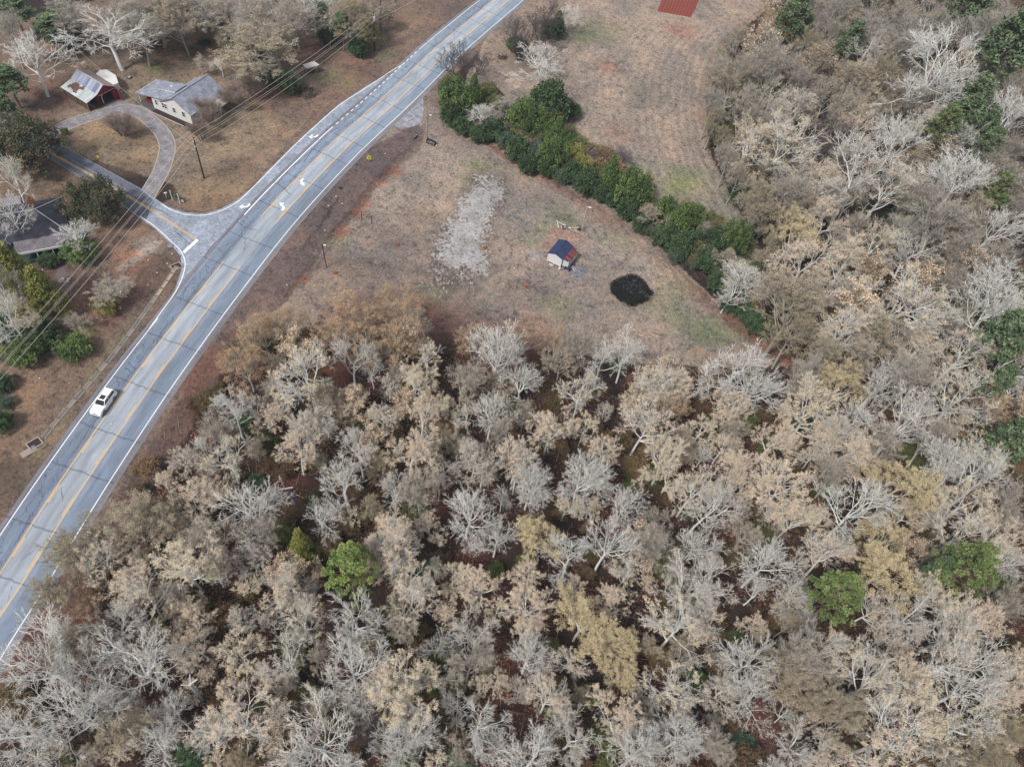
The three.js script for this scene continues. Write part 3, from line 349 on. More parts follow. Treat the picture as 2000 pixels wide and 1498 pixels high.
{ // white shed on the lawn
  const s = frame('white_shed', 'small white shed with dark blue roof and red lean-to standing on the lawn', 'shed', 3.95, -116.97, 21);
  const roofM = shingle(46, 60, 104, 0.35, 0.45);
  part('wall', [prof([[-1.62, 0.42], [1.62, 0.42], [1.62, 2.42], [0, 3.0], [-1.62, 2.42]], 0.12, 0), prof([[-1.62, 0.42], [1.62, 0.42], [1.62, 2.42], [0, 3.0], [-1.62, 2.42]], 0.12, -4.9), box(0.12, 2.0, 4.75, -1.56, 1.42, -2.42), box(0.12, 2.0, 4.75, 1.56, 1.42, -2.42)], sidingWhite, s);
  for (const d of [-1, 1]) part('roof', slabUv(d < 0 ? [V(0, 3.14, 0.2), V(0, 3.14, -5.0), V(-1.82, 2.46, -5.0), V(-1.82, 2.46, 0.2)] : [V(0, 3.14, 0.2), V(1.82, 2.46, 0.2), V(1.82, 2.46, -5.0), V(0, 3.14, -5.0)], V(0, -0.1, 0), [0, 0, 1], [1, 0, 0]), roofM, s);
  { const q = [...Array(7)].map((_, i) => box(0.2, 0.05, 0.5, 0.02, 3.16, -0.2 - i * 0.74)); part('ridge_vent', q, raw(0.012, 0.016, 0.03), s); }
  part('lean_to_wall', [box(1.45, 1.75, 0.1, 2.38, 1.3, -0.35), box(1.45, 1.75, 0.1, 2.38, 1.3, -4.55), box(0.1, 1.6, 4.2, 3.06, 1.22, -2.45)], mat(222, 236, 240, 0.6), s);
  const lr = part('lean_to_roof', [box(0.06, 0.06, 4.4, 1.8, 2.4, -2.45)], mat(96, 44, 50), s), rm = [mat(112, 46, 54, 0.6), mat(130, 62, 66, 0.6), mat(98, 38, 46, 0.6)];
  for (let i = 0; i < 7; i++) { const z0 = -0.2 - i * 0.64, z1 = z0 - 0.625; part('roof_panel', [slab([V(1.8, 2.41, z0), V(3.25, 2.06, z0), V(3.25, 2.06, z1), V(1.8, 2.41, z1)], V(0, -0.03, 0)), rod(V(1.8, 2.43, z0), V(3.25, 2.08, z0), 0.03, 4)], rm[i % 3], lr); if (i % 2) part('rib_highlight', rod(V(1.8, 2.435, z0 - 0.3), V(3.25, 2.085, z0 - 0.3), 0.022, 4), mat(206, 186, 190, 0.5), lr); }
  for (const [x, z] of [[-1.5, 0.05], [0, 0.05], [1.45, 0.05], [-1.5, -4.7], [1.45, -4.7], [3.0, -0.5], [3.0, -4.4]]) part('block_pier', box(0.3, 0.42, 0.3, x, 0.21, z - 0.05), mat(200, 198, 194), s);
  part('corner_post', [box(0.16, 2.0, 0.06, -1.62, 1.4, 0.15), box(0.16, 2.0, 0.06, 1.6, 1.4, 0.15)], trimWhite, s);
  part('drip_board', [box(3.4, 0.1, 0.06, 0, 0.46, 0.16)], trimWhite, s);
  part('step', [box(0.9, 0.2, 0.4, -0.35, 0.1, 0.6)], mat(206, 206, 204), s);
}
{ // dark-roofed house with the long porch
  const h = frame('porch_house', 'dark-roofed house with a long white-posted green porch at the left edge', 'house', -96.5, -89.7, -33);
  const roofM = shingle(48, 50, 68, 0.5), x0 = -11, x1 = 9.6, z0 = -13.2, z1 = -2.1, e = 3.25, rz = -7.6, rh = 5.7, ra = -5.6, rb = 4.9;
  part('roof', slabUv([V(ra, rh, rz), V(x0, e, z1), V(x1, e, z1), V(rb, rh, rz)], V(0, -0.16, 0)), roofM, h); part('roof', slabUv([V(rb, rh, rz), V(x1, e, z0), V(x0, e, z0), V(ra, rh, rz)], V(0, -0.16, 0)), roofM, h);
  part('hip_roof', slabUv([V(rb, rh, rz), V(x1, e, z1), V(x1, e, z0)], V(0, -0.16, 0), [0, 0, 1], [1, 0, 0]), roofM, h); part('hip_roof', slabUv([V(ra, rh, rz), V(x0, e, z0), V(x0, e, z1)], V(0, -0.16, 0), [0, 0, 1], [1, 0, 0]), roofM, h);
  part('ridge_cap', [rod(V(ra, rh + 0.02, rz), V(rb, rh + 0.02, rz), 0.13, 5), rod(V(rb, rh + 0.02, rz), V(x1, e + 0.02, z1), 0.1, 5), rod(V(rb, rh + 0.02, rz), V(x1, e + 0.02, z0), 0.1, 5)], mat(186, 186, 200), h);
  part('wall', [box(20, 3.1, 10.4, -0.7, 1.55, -7.65)], mat(28, 66, 72, 0.8), h);
  const pr = part('porch_roof', slabUv([V(0, 3.3, -2.2), V(-0.2, 2.78, 0.5), V(10.3, 2.78, 0.5), V(10.2, 3.3, -2.2)], V(0, -0.1, 0)), shingle(122, 116, 126, 0.35), h);
  part('fascia', [box(10.7, 0.42, 0.12, 5.05, 2.62, 0.6), box(0.9, 0.4, 0.12, 10.5, 2.62, 0.56), box(0.34, 0.46, 2.9, 10.45, 3.0, -0.9), box(0.6, 0.16, 2.9, 10.7, 2.7, -0.9)], trimWhite, pr);
  part('porch_floor', box(10.4, 0.4, 2.6, 5.1, 0.2, -0.75), mat(40, 72, 76, 0.8), h);
  part('porch_skirt', box(10.4, 0.55, 0.1, 5.1, 0.28, 0.6), mat(24, 62, 66, 0.8), h);
  for (const x of [0.2, 3.3, 6.0, 8.2, 10.0]) part('porch_post', box(0.2, 2.05, 0.2, x, 1.42, 0.42), trimWhite, h);
  for (const x of [2, 7.4]) window2(x, 1.7, -2.38, 1.1, 1.4, h); part('front_door', box(1, 2.1, 0.1, 4.8, 1.45, -2.4), mat(150, 100, 80), h);
  part('hanging_basket', [new THREE.SphereGeometry(0.36, 12, 8).translate(9.2, 1.6, 0.1)], mat(170, 120, 84), h);
  part('porch_step', [box(1.5, 0.2, 0.6, 5.8, 0.1, 0.98)], concrete, h);
  const brick = mat(158, 98, 78, 0.95); for (const [x, z] of [[-1.2, -8.6], [4.4, -9.8]]) { const c = part('chimney', [box(0.9, 2.6, 0.7, x, 5.4, z)], brick, h); part('flue', [box(0.5, 0.12, 0.36, x, 6.74, z)], voidDark, c); }
  part('side_wing', [box(3.2, 2.6, 4, 0.2, 1.3, -14.6)], mat(150, 146, 158), h);
}
{ // leaning tin shelter by the power line
  const P = [[590, 126.2], [613.2, 119.2], [623.6, 126.6], [599.2, 134]].map(([x, y], i) => at(x, y, i === 1 || i === 0 ? 2.4 : 2.1)), c = P.reduce((a, p) => a.add(p), V(0, 0, 0)).multiplyScalar(0.25), t = thing('tin_shelter', 'small pale tin roof on short posts below the power lines', 'shelter', [c.x, 0, c.z]);
  const L = P.map((p) => p.clone().sub(V(c.x, 0, c.z))); part('roof', slab(L.slice().reverse(), V(0, -0.06, 0)), mat(222, 214, 214, 0.6), t); L.forEach((p) => part('post', rod(V(p.x * 0.85, 0, p.z * 0.85), V(p.x * 0.85, p.y - 0.05, p.z * 0.85), 0.06), mat(96, 84, 72), t)); part('shelf', box(1.6, 0.5, 0.9, 0, 0.5, 0, 0, 0.8), mat(84, 74, 66), t);
}
// ---------------------------------------------------------------- trees: grown limb by limb
class Buf {
  constructor() { this.p = []; this.n = []; this.c = []; this.i = []; }
  tube(a, b, ra, rb, k, c) {
    const d = b.clone().sub(a).normalize(), u = Math.abs(d.y) > 0.9 ? V(1, 0, 0) : V(0, 1, 0), s = u.cross(d).normalize(), t = d.clone().cross(s), o = this.p.length / 3;
    for (let j = 0; j < k; j++) { const g = j / k * 6.2832, nx = s.x * Math.cos(g) + t.x * Math.sin(g), ny = s.y * Math.cos(g) + t.y * Math.sin(g), nz = s.z * Math.cos(g) + t.z * Math.sin(g); this.p.push(a.x + nx * ra, a.y + ny * ra, a.z + nz * ra, b.x + nx * rb, b.y + ny * rb, b.z + nz * rb); this.n.push(nx, ny, nz, nx, ny, nz); if (c) this.c.push(...c, ...c); }
    for (let j = 0; j < k; j++) { const q = o + j * 2, w = o + ((j + 1) % k) * 2; this.i.push(q, w, q + 1, w, w + 1, q + 1); }
  }
  leaf(x, y, z, s, r, c, flat = 0) {    // a single pointed leaf of two triangles, bent along its rib
    const a = r() * 6.2832, e = (r() - 0.5) * (flat ? 1.2 : 2.6), dx = Math.cos(a) * Math.cos(e), dy = Math.sin(e), dz = Math.sin(a) * Math.cos(e), b = a + 1.57 + (r() - 0.5), w = s * 0.36, f = (r() - 0.5) * (flat ? 0.8 : 1.6), ex = Math.cos(b) * Math.cos(f) * w, ey = Math.sin(f) * w, ez = Math.sin(b) * Math.cos(f) * w, o = this.p.length / 3;
    this.p.push(x, y, z, x + dx * s * 0.55 + ex, y + dy * s * 0.55 + ey, z + dz * s * 0.55 + ez, x + dx * s, y + dy * s, z + dz * s, x + dx * s * 0.55 - ex, y + dy * s * 0.55 - ey + w * 0.3, z + dz * s * 0.55 - ez);
    let nx = dy * ez - dz * ey, ny = dz * ex - dx * ez, nz = dx * ey - dy * ex; const l = Math.hypot(nx, ny, nz) || 1; const q = ny < 0 ? -1 / l : 1 / l; for (let j = 0; j < 4; j++) { this.n.push(nx * q, ny * q, nz * q); this.c.push(c[0], c[1], c[2]); }
    this.i.push(o, o + 1, o + 2, o, o + 2, o + 3);
  }
  geo() { const g = new THREE.BufferGeometry(); g.setAttribute('position', new THREE.Float32BufferAttribute(this.p, 3)); g.setAttribute('normal', new THREE.Float32BufferAttribute(this.n, 3)); if (this.c.length) g.setAttribute('color', new THREE.Float32BufferAttribute(this.c, 3)); g.setIndex(this.i); return g; }
}
const lin3 = (r, g, b) => { const c = col(r, g, b); return [c.r, c.g, c.b]; };
const jit = (c, r, a) => { const k = 1 + (r() - 0.5) * a; return [c[0] * k, c[1] * k * (1 + (r() - 0.5) * 0.08), c[2] * k * (1 + (r() - 0.5) * 0.12)]; };
const perp = (d, r) => { const v = V(r() - 0.5, r() - 0.5, r() - 0.5); return v.sub(d.clone().multiplyScalar(v.dot(d))).normalize(); };
// o: height of the bare trunk, number of limbs, spread (degrees), limb length, twig colour, leaves per twig ...
function growTree(seed, o) {
  const r = rng(seed), wood = new Buf(), crown = new Buf();
  const leaves = (p) => { for (let k = 0; k < o.leaves; k++) { const q = o.leafSpread; crown.leaf(p.x + (r() - 0.5) * q, p.y + (r() - 0.4) * q * 0.8, p.z + (r() - 0.5) * q, o.leafSize * (0.6 + r() * 0.8), r, jit(o.leafColors[(r() * o.leafColors.length) | 0], r, 0.4), 1); } };
  const grow = (p, d, len, rad, lv, bare, lush = 0) => {
    const n = [7, 6, 5, 3, 2, 1][lv], fine = lv > 2, buf = fine ? crown : wood, kids = o.kids[lv] ?? 0, tw = fine ? jit(o.twig, r, 0.3) : null; let rr = rad, ph = r() * 6.28, made = 0; const leafy = lv < 3 ? 0 : lv === 3 ? (r() < o.fill ? 1 : 0) : lush;
    for (let i = 0; i < n; i++) {
      const wob = o.wobble * [0.25, 1, 1.3, 1.4, 1.3, 1][lv];
      d = d.clone().add(V((r() - 0.5) * wob, (r() - 0.5) * wob * 0.7 + o.lift * [0, 0.06, 0.05, 0.03, 0.02, 0][lv], (r() - 0.5) * wob)).normalize();
      const q = p.clone().addScaledVector(d, len / n), r2 = Math.max(rr * (1 - (lv ? 0.55 : 0.35) / n), o.minR);
      buf.tube(p, q, rr, i === n - 1 && lv > 3 ? r2 * 0.4 : r2, lv < 2 ? 7 : lv === 2 ? 5 : 3, tw); p = q; rr = r2;
      const t = (i + 1) / n; if (lv < o.depth && t > bare) { const want = Math.round(kids * (t - bare) / (1 - bare)); while (made < want) { made++; ph += 2.4 + (r() - 0.5) * 0.7; const s = perp(d, r), c = s.clone().cross(d), a = (o.angle[lv] + (r() - 0.5) * 22) * 0.01745, side = s.multiplyScalar(Math.cos(ph)).addScaledVector(c, Math.sin(ph)); const dd = d.clone().multiplyScalar(Math.cos(a)).addScaledVector(side, Math.sin(a)).normalize(); grow(p.clone(), dd, o.len[lv + 1] * (0.65 + r() * 0.55) * (1 - 0.35 * (t - bare)), rr * (0.45 + r() * 0.2), lv + 1, lv < 2 ? 0.42 : 0.3, leafy); } }
      if (lv === o.depth && o.leaves && leafy) leaves(p);
    }
    if (lv < o.depth) { const m = lv ? 2 : 3; for (let k = 0; k < m; k++) { const s = perp(d, r), a = (13 + r() * 17) * 0.01745; grow(p.clone(), d.clone().multiplyScalar(Math.cos(a)).addScaledVector(s, Math.sin(a)).normalize(), o.len[lv + 1] * (0.75 + r() * 0.4), rr * (m === 2 ? 0.72 : 0.62), lv + 1, lv < 2 ? 0.36 : 0.25, leafy); } }
    else if (o.leaves && leafy) leaves(p);
  };
  const stems = o.stems ?? 1;
  for (let k = 0; k < stems; k++) { const a = k / stems * 6.283 + r(), lean = stems > 1 ? 0.25 + r() * 0.3 : o.lean * (r() - 0.3); grow(V(Math.cos(a) * (stems > 1 ? 0.25 : 0), -0.15, Math.sin(a) * (stems > 1 ? 0.25 : 0)), V(Math.cos(a) * lean, 1, Math.sin(a) * lean).normalize(), o.len[0] * (stems > 1 ? 0.7 + r() * 0.4 : 1), o.rad / Math.sqrt(stems), 0, o.bare); }
  return { wood: wood.geo(), crown: crown.geo(), tris: (wood.i.length + crown.i.length) / 3 };
}
const TAN = [lin3(248, 226, 200), lin3(239, 213, 184), lin3(252, 237, 217), lin3(208, 180, 152)], STRAW = [lin3(232, 212, 172), lin3(218, 198, 152), lin3(240, 226, 194), lin3(170, 154, 112)], RUST = [lin3(208, 172, 134), lin3(190, 156, 120), lin3(218, 188, 154), lin3(166, 138, 110)], OLIVE = [lin3(172, 158, 126), lin3(154, 140, 108), lin3(186, 172, 140)], DUN = [lin3(192, 180, 164), lin3(176, 162, 146), lin3(204, 192, 176)];
const base = { kids: [5, 4, 4, 4, 3], angle: [54, 46, 44, 42, 40], len: [9.2, 5.6, 3.4, 1.85, 0.95, 0.55], depth: 4, bare: 0.58, wobble: 0.4, lift: 1, lean: 0.1, rad: 0.34, minR: 0.018, leaves: 0, fill: 0, leafSpread: 0.5, leafSize: 0.16, leafColors: TAN };
const CREAM = [lin3(247, 230, 200), lin3(238, 218, 184), lin3(252, 242, 222), lin3(208, 188, 154)], ASH = [lin3(214, 204, 194), lin3(200, 190, 178), lin3(226, 218, 208), lin3(180, 168, 156)];
const KINDS = {};
const kind = (k, n, o, wood) => { KINDS[k] = { wood, variants: [...Array(n)].map((_, i) => growTree(k.charCodeAt(0) * 97 + i * 13 + 1, { ...base, ...o, ...(o.palettes ? { leafColors: o.palettes[i % o.palettes.length] } : {}), ...(i % 2 ? { bare: (o.bare ?? base.bare) * 0.85, kids: (o.kids ?? base.kids).map((q, j) => j < 2 ? q + 1 - (i % 3) : q) } : {}) })), n: 0 }; };
const barkPale = mat(252, 254, 253, 0.9), barkGrey = mat(186, 182, 174, 0.95), barkTan = mat(218, 211, 200, 0.95), barkDark = mat(104, 94, 90, 0.95);
kind('W', 7, { twig: lin3(250, 250, 247), leaves: 1, fill: 0.2, minR: 0.026, leafColors: DUN }, barkPale);
kind('X', 6, { twig: lin3(240, 238, 233), leaves: 4, fill: 0.3, leafSize: 0.14, leafSpread: 0.4, minR: 0.026, palettes: [TAN, CREAM, ASH] }, barkPale);       // pale with some leaves
kind('T', 7, { twig: lin3(234, 228, 218), leaves: 4, fill: 0.55, leafSize: 0.15, leafSpread: 0.42, minR: 0.025, palettes: [TAN, CREAM, TAN, ASH] }, barkPale);
kind('G', 5, { twig: lin3(188, 184, 178), leaves: 3, fill: 0.3, leafSize: 0.14, leafColors: DUN, kids: [6, 5, 4, 4, 3], lift: 1.5, angle: [36, 36, 38, 38, 36] }, barkGrey);
kind('Y', 3, { twig: lin3(198, 184, 150), leaves: 5, fill: 0.74, leafSize: 0.16, leafSpread: 0.6, leafColors: STRAW }, barkTan);
kind('O', 4, { twig: lin3(188, 172, 154), leaves: 4, fill: 0.44, leafSize: 0.14, leafSpread: 0.5, leafColors: RUST, angle: [52, 50, 46, 42, 40], bare: 0.35, len: [7, 6, 3.4, 1.9, 0.95, 0.5] }, barkGrey);
kind('M', 4, { twig: lin3(182, 172, 156), leaves: 4, fill: 0.45, leafSize: 0.15, leafSpread: 0.5, minR: 0.022, palettes: [[...OLIVE, ...DUN], OLIVE, DUN], kids: [6, 5, 4, 4, 3], lift: 1.3 }, barkGrey);
kind('D', 2, { twig: lin3(134, 122, 130), kids: [7, 5, 4, 4, 2], angle: [34, 34, 36, 38, 36], lift: 1.6, bare: 0.2 }, barkDark);
kind('P', 2, { twig: lin3(166, 148, 140), stems: 3, kids: [5, 4, 4, 3, 3], angle: [28, 30, 32, 32, 30], len: [3.0, 2.4, 1.7, 1.1, 0.6, 0.4], lift: 2.2, bare: 0.12, rad: 0.2, minR: 0.017 }, barkDark);   // small rounded yard trees
kind('S', 2, { twig: lin3(108, 100, 102), minR: 0.026, stems: 4, kids: [3, 3, 3, 3, 3], angle: [34, 40, 40, 40, 36], len: [8.5, 4.4, 2.6, 1.5, 0.8, 0.4], lift: 1.2, bare: 0.45, rad: 0.5 }, mat(76, 68, 66, 0.95));      // dark many-stemmed
const crownMat = new THREE.MeshStandardMaterial({ vertexColors: true, roughness: 0.95 });
const measure = (k) => { for (const v of KINDS[k].variants) { v.crown.computeBoundingBox(); const b = v.crown.boundingBox; v.h = b.max.y; v.r = (b.max.x - b.min.x + b.max.z - b.min.z) / 4 * 0.88; v.mid = b.min.y * 0.4 + b.max.y * 0.6; v.proto = null; } };
Object.keys(KINDS).forEach(measure);
console.log(Object.entries(KINDS).map(([k, v]) => k + ' ' + v.variants.map((q) => Math.round(q.tris / 1000) + 'k/' + q.h.toFixed(0) + 'm/' + q.r.toFixed(1)).join(' ')).join('\n'));
// ---------------------------------------------------------------- trees where the photograph shows them (crown centre in pixels, radius in pixels, kind)
const ALL = [];
const addTrees = (zone, ox, oy, k, list) => { for (const [x, y, r, t, hc] of list) ALL.push({ px: ox + x * k, py: oy + y * k, pr: r * k, t, zone, hc: hc ?? (zone === 'west' ? (t === 'P' ? 4 : 10.5) : 0) }); };
addTrees('lower', 0, 898, 0.4, [[1240, 200, 170, 'W'], [930, 200, 125, 'T'], [1060, 330, 125, 'G'], [650, 220, 140, 'M'], [330, 440, 120, 'M'], [900, 500, 150, 'T'], [1075, 455, 85, 'T'], [1240, 480, 105, 'T'], [480, 470, 120, 'X'], [620, 560, 115, 'T'], [700, 650, 140, 'X'], [420, 670, 105, 'O'], [520, 800, 125, 'X'], [1400, 600, 115, 'X'], [1210, 620, 70, 'T'], [1460, 770, 120, 'X'], [1560, 275, 115, 'W'], [1930, 390, 135, 'T'], [1720, 760, 150, 'W'], [970, 900, 110, 'T'], [1160, 920, 105, 'T'], [960, 760, 85, 'T'], [1170, 770, 80, 'T'], [1410, 950, 130, 'X'], [1720, 1010, 180, 'W'], [700, 1000, 200, 'W'], [190, 1000, 180, 'W'], [430, 1010, 150, 'W'], [360, 1210, 190, 'W'], [740, 1380, 140, 'W'], [1190, 1260, 180, 'X'], [1530, 1380, 215, 'W'], [1900, 1100, 135, 'T'], [1790, 1330, 85, 'D'], [1570, 1170, 115, 'M'], [1940, 1390, 125, 'W'], [930, 1120, 65, 'T'], [1120, 1100, 75, 'T'], [850, 1230, 120, 'W'], [90, 1290, 150, 'W'], [140, 1450, 110, 'W'], [1940, 640, 105, 'T'], [1950, 830, 85, 'T'], [540, 1290, 110, 'M'], [330, 860, 100, 'M'], [1300, 330, 90, 'G'], [760, 860, 90, 'M'], [1040, 1330, 70, 'M'], [500, 300, 100, 'M'], [220, 600, 90, 'M'], [820, 640, 90, 'X']]);
addTrees('lower', 600, 898, 0.4, [[430, 160, 105, 'X'], [555, 140, 120, 'G'], [650, 110, 65, 'T'], [860, 50, 100, 'T'], [800, 220, 150, 'W'], [930, 385, 120, 'W'], [600, 320, 95, 'T'], [430, 400, 150, 'X'], [1040, 20, 110, 'W'], [1110, 130, 85, 'W'], [1270, 220, 85, 'T'], [1390, 220, 70, 'T'], [1130, 330, 120, 'Y'], [1100, 545, 100, 'T'], [1390, 90, 130, 'W'], [1300, 450, 110, 'W'], [1480, 400, 165, 'W'], [1560, 210, 120, 'W'], [740, 575, 85, 'T'], [870, 600, 110, 'T'], [500, 640, 130, 'X'], [470, 810, 75, 'T'], [680, 720, 75, 'T'], [930, 730, 80, 'T'], [830, 830, 110, 'X'], [1090, 690, 120, 'T'], [1050, 850, 90, 'T'], [650, 890, 105, 'W'], [470, 1110, 170, 'T'], [510, 1360, 145, 'W'], [800, 980, 120, 'G'], [1090, 950, 115, 'W'], [1270, 980, 95, 'X'], [1370, 760, 165, 'Y'], [1510, 890, 120, 'Y'], [1520, 1050, 100, 'Y'], [1520, 660, 100, 'T'], [1830, 800, 170, 'X'], [1700, 400, 95, 'G'], [1850, 580, 155, 'X'], [1900, 400, 125, 'W'], [1040, 1130, 75, 'T'], [1190, 1150, 110, 'X'], [850, 1270, 115, 'W'], [740, 1200, 95, 'W'], [1510, 1230, 130, 'T'], [1790, 1080, 130, 'X'], [1320, 1330, 125, 'X'], [1130, 1420, 155, 'W'], [950, 1390, 120, 'W'], [1640, 1420, 130, 'W'], [1840, 1340, 115, 'W'], [720, 1400, 75, 'G'], [1900, 130, 130, 'X'], [1780, 80, 105, 'T'], [1560, 560, 90, 'X'], [270, 1180, 90, 'G'], [1250, 1260, 80, 'M']]);
addTrees('lower', 1200, 898, 0.4, [[460, 220, 140, 'X'], [620, 110, 95, 'T'], [850, 80, 160, 'T'], [1100, 60, 105, 'G'], [1420, 80, 150, 'Y'], [1650, 60, 110, 'W'], [1850, 60, 115, 'W'], [1930, 200, 105, 'G'], [1200, 230, 170, 'W'], [900, 270, 95, 'T'], [1030, 280, 70, 'T'], [1560, 290, 70, 'T'], [1450, 250, 80, 'T'], [1340, 350, 110, 'Y'], [1360, 510, 140, 'Y'], [1080, 430, 110, 'X'], [1740, 190, 115, 'T'], [1740, 330, 130, 'X'], [1900, 340, 105, 'T'], [760, 480, 140, 'W'], [880, 640, 115, 'W'], [500, 600, 140, 'X'], [230, 390, 95, 'G'], [650, 360, 105, 'M'], [1540, 440, 70, 'G'], [1270, 720, 100, 'X'], [1060, 900, 120, 'X'], [680, 790, 75, 'T'], [660, 960, 140, 'W'], [900, 950, 130, 'G'], [1480, 740, 130, 'X'], [1590, 660, 120, 'T'], [1710, 820, 130, 'X'], [1860, 790, 95, 'T'], [1930, 480, 80, 'W'], [1950, 680, 85, 'G'], [540, 1130, 110, 'T'], [700, 1130, 120, 'W'], [1260, 1080, 150, 'X'], [1450, 1070, 115, 'T'], [1740, 960, 160, 'X'], [1750, 1130, 140, 'W'], [1370, 1340, 190, 'X'], [1530, 1200, 140, 'T'], [1760, 1280, 150, 'X'], [900, 1370, 110, 'X'], [1090, 1240, 115, 'M'], [890, 1070, 120, 'M'], [340, 1340, 110, 'W'], [130, 1420, 145, 'W'], [1850, 1440, 115, 'M'], [1930, 1150, 95, 'T'], [1950, 960, 85, 'T'], [440, 780, 100, 'X'], [330, 560, 90, 'G'], [1640, 1430, 100, 'M'], [300, 950, 95, 'M'], [1030, 1120, 95, 'M'], [1950, 1330, 90, 'M']]);
addTrees('edge', 400, 550, 0.4, [[290, 240, 150, 'O'], [400, 180, 110, 'O'], [720, 190, 170, 'O'], [950, 160, 150, 'O'], [880, 90, 120, 'O'], [930, 260, 130, 'O'], [1040, 170, 75, 'W'], [510, 430, 165, 'X'], [200, 390, 120, 'O'], [720, 330, 105, 'X'], [820, 420, 75, 'W'], [1090, 350, 95, 'X'], [1440, 310, 150, 'W'], [1560, 240, 115, 'O'], [1560, 480, 120, 'W'], [1260, 460, 105, 'G'], [1720, 290, 105, 'O'], [1860, 270, 105, 'G'], [1960, 350, 95, 'W'], [1750, 380, 95, 'M'], [620, 250, 100, 'O'], [1300, 260, 80, 'O']]);
addTrees('lower', 400, 550, 0.4, [[1850, 510, 115, 'X'], [1030, 470, 105, 'T'], [900, 510, 70, 'X'], [130, 600, 125, 'W'], [290, 650, 95, 'T'], [510, 690, 130, 'T'], [620, 600, 105, 'T'], [710, 560, 80, 'T'], [450, 790, 105, 'T'], [870, 640, 85, 'X'], [1060, 640, 110, 'T'], [1170, 600, 75, 'T'], [1290, 650, 85, 'X'], [1410, 600, 120, 'W'], [760, 800, 115, 'X'], [1000, 800, 130, 'T'], [1180, 760, 85, 'M'], [1320, 840, 120, 'T'], [1530, 840, 115, 'X'], [1700, 690, 125, 'T'], [1860, 700, 95, 'T'], [110, 830, 120, 'X'], [680, 970, 150, 'W'], [1860, 950, 150, 'W'], [1600, 980, 110, 'W'], [1960, 800, 90, 'T'], [560, 560, 90, 'M'], [1450, 720, 80, 'G'], [860, 900, 80, 'M'], [1180, 920, 95, 'X'], [60, 700, 95, 'G']]);
addTrees('lower', 1200, 500, 0.4, [[70, 460, 120, 'W'], [260, 600, 130, 'X'], [340, 650, 100, 'T'], [470, 540, 130, 'O'], [640, 520, 150, 'W'], [690, 620, 160, 'W'], [940, 560, 120, 'G'], [1140, 590, 110, 'Y'], [1330, 590, 115, 'W'], [1480, 570, 120, 'G'], [1740, 650, 140, 'X'], [1850, 770, 120, 'O'], [1470, 780, 160, 'X'], [980, 740, 140, 'T'], [800, 860, 105, 'T'], [1100, 850, 130, 'T'], [1200, 780, 105, 'W'], [1140, 930, 140, 'T'], [1310, 870, 110, 'G'], [610, 850, 95, 'M'], [290, 740, 105, 'O'], [160, 800, 140, 'X'], [430, 840, 95, 'T'], [540, 920, 85, 'T'], [620, 730, 105, 'T'], [1820, 1000, 130, 'X'], [1650, 960, 120, 'W'], [1600, 870, 90, 'G'], [250, 990, 110, 'T'], [640, 1010, 100, 'T'], [330, 900, 90, 'M']]);
addTrees('east', 1200, 500, 0.4, [[650, 90, 110, 'W', 6], [570, 180, 100, 'X', 6], [900, 210, 165, 'M'], [1090, 150, 120, 'T'], [1130, 320, 130, 'X'], [1430, 180, 180, 'X'], [1560, 270, 130, 'X'], [900, 350, 130, 'M'], [1190, 450, 120, 'M'], [1340, 400, 120, 'M'], [1500, 440, 115, 'T'], [1890, 240, 160, 'W'], [1740, 440, 130, 'X'], [1950, 460, 110, 'W'], [1280, 290, 110, 'X'], [1680, 330, 90, 'G'], [1000, 440, 90, 'M']]);
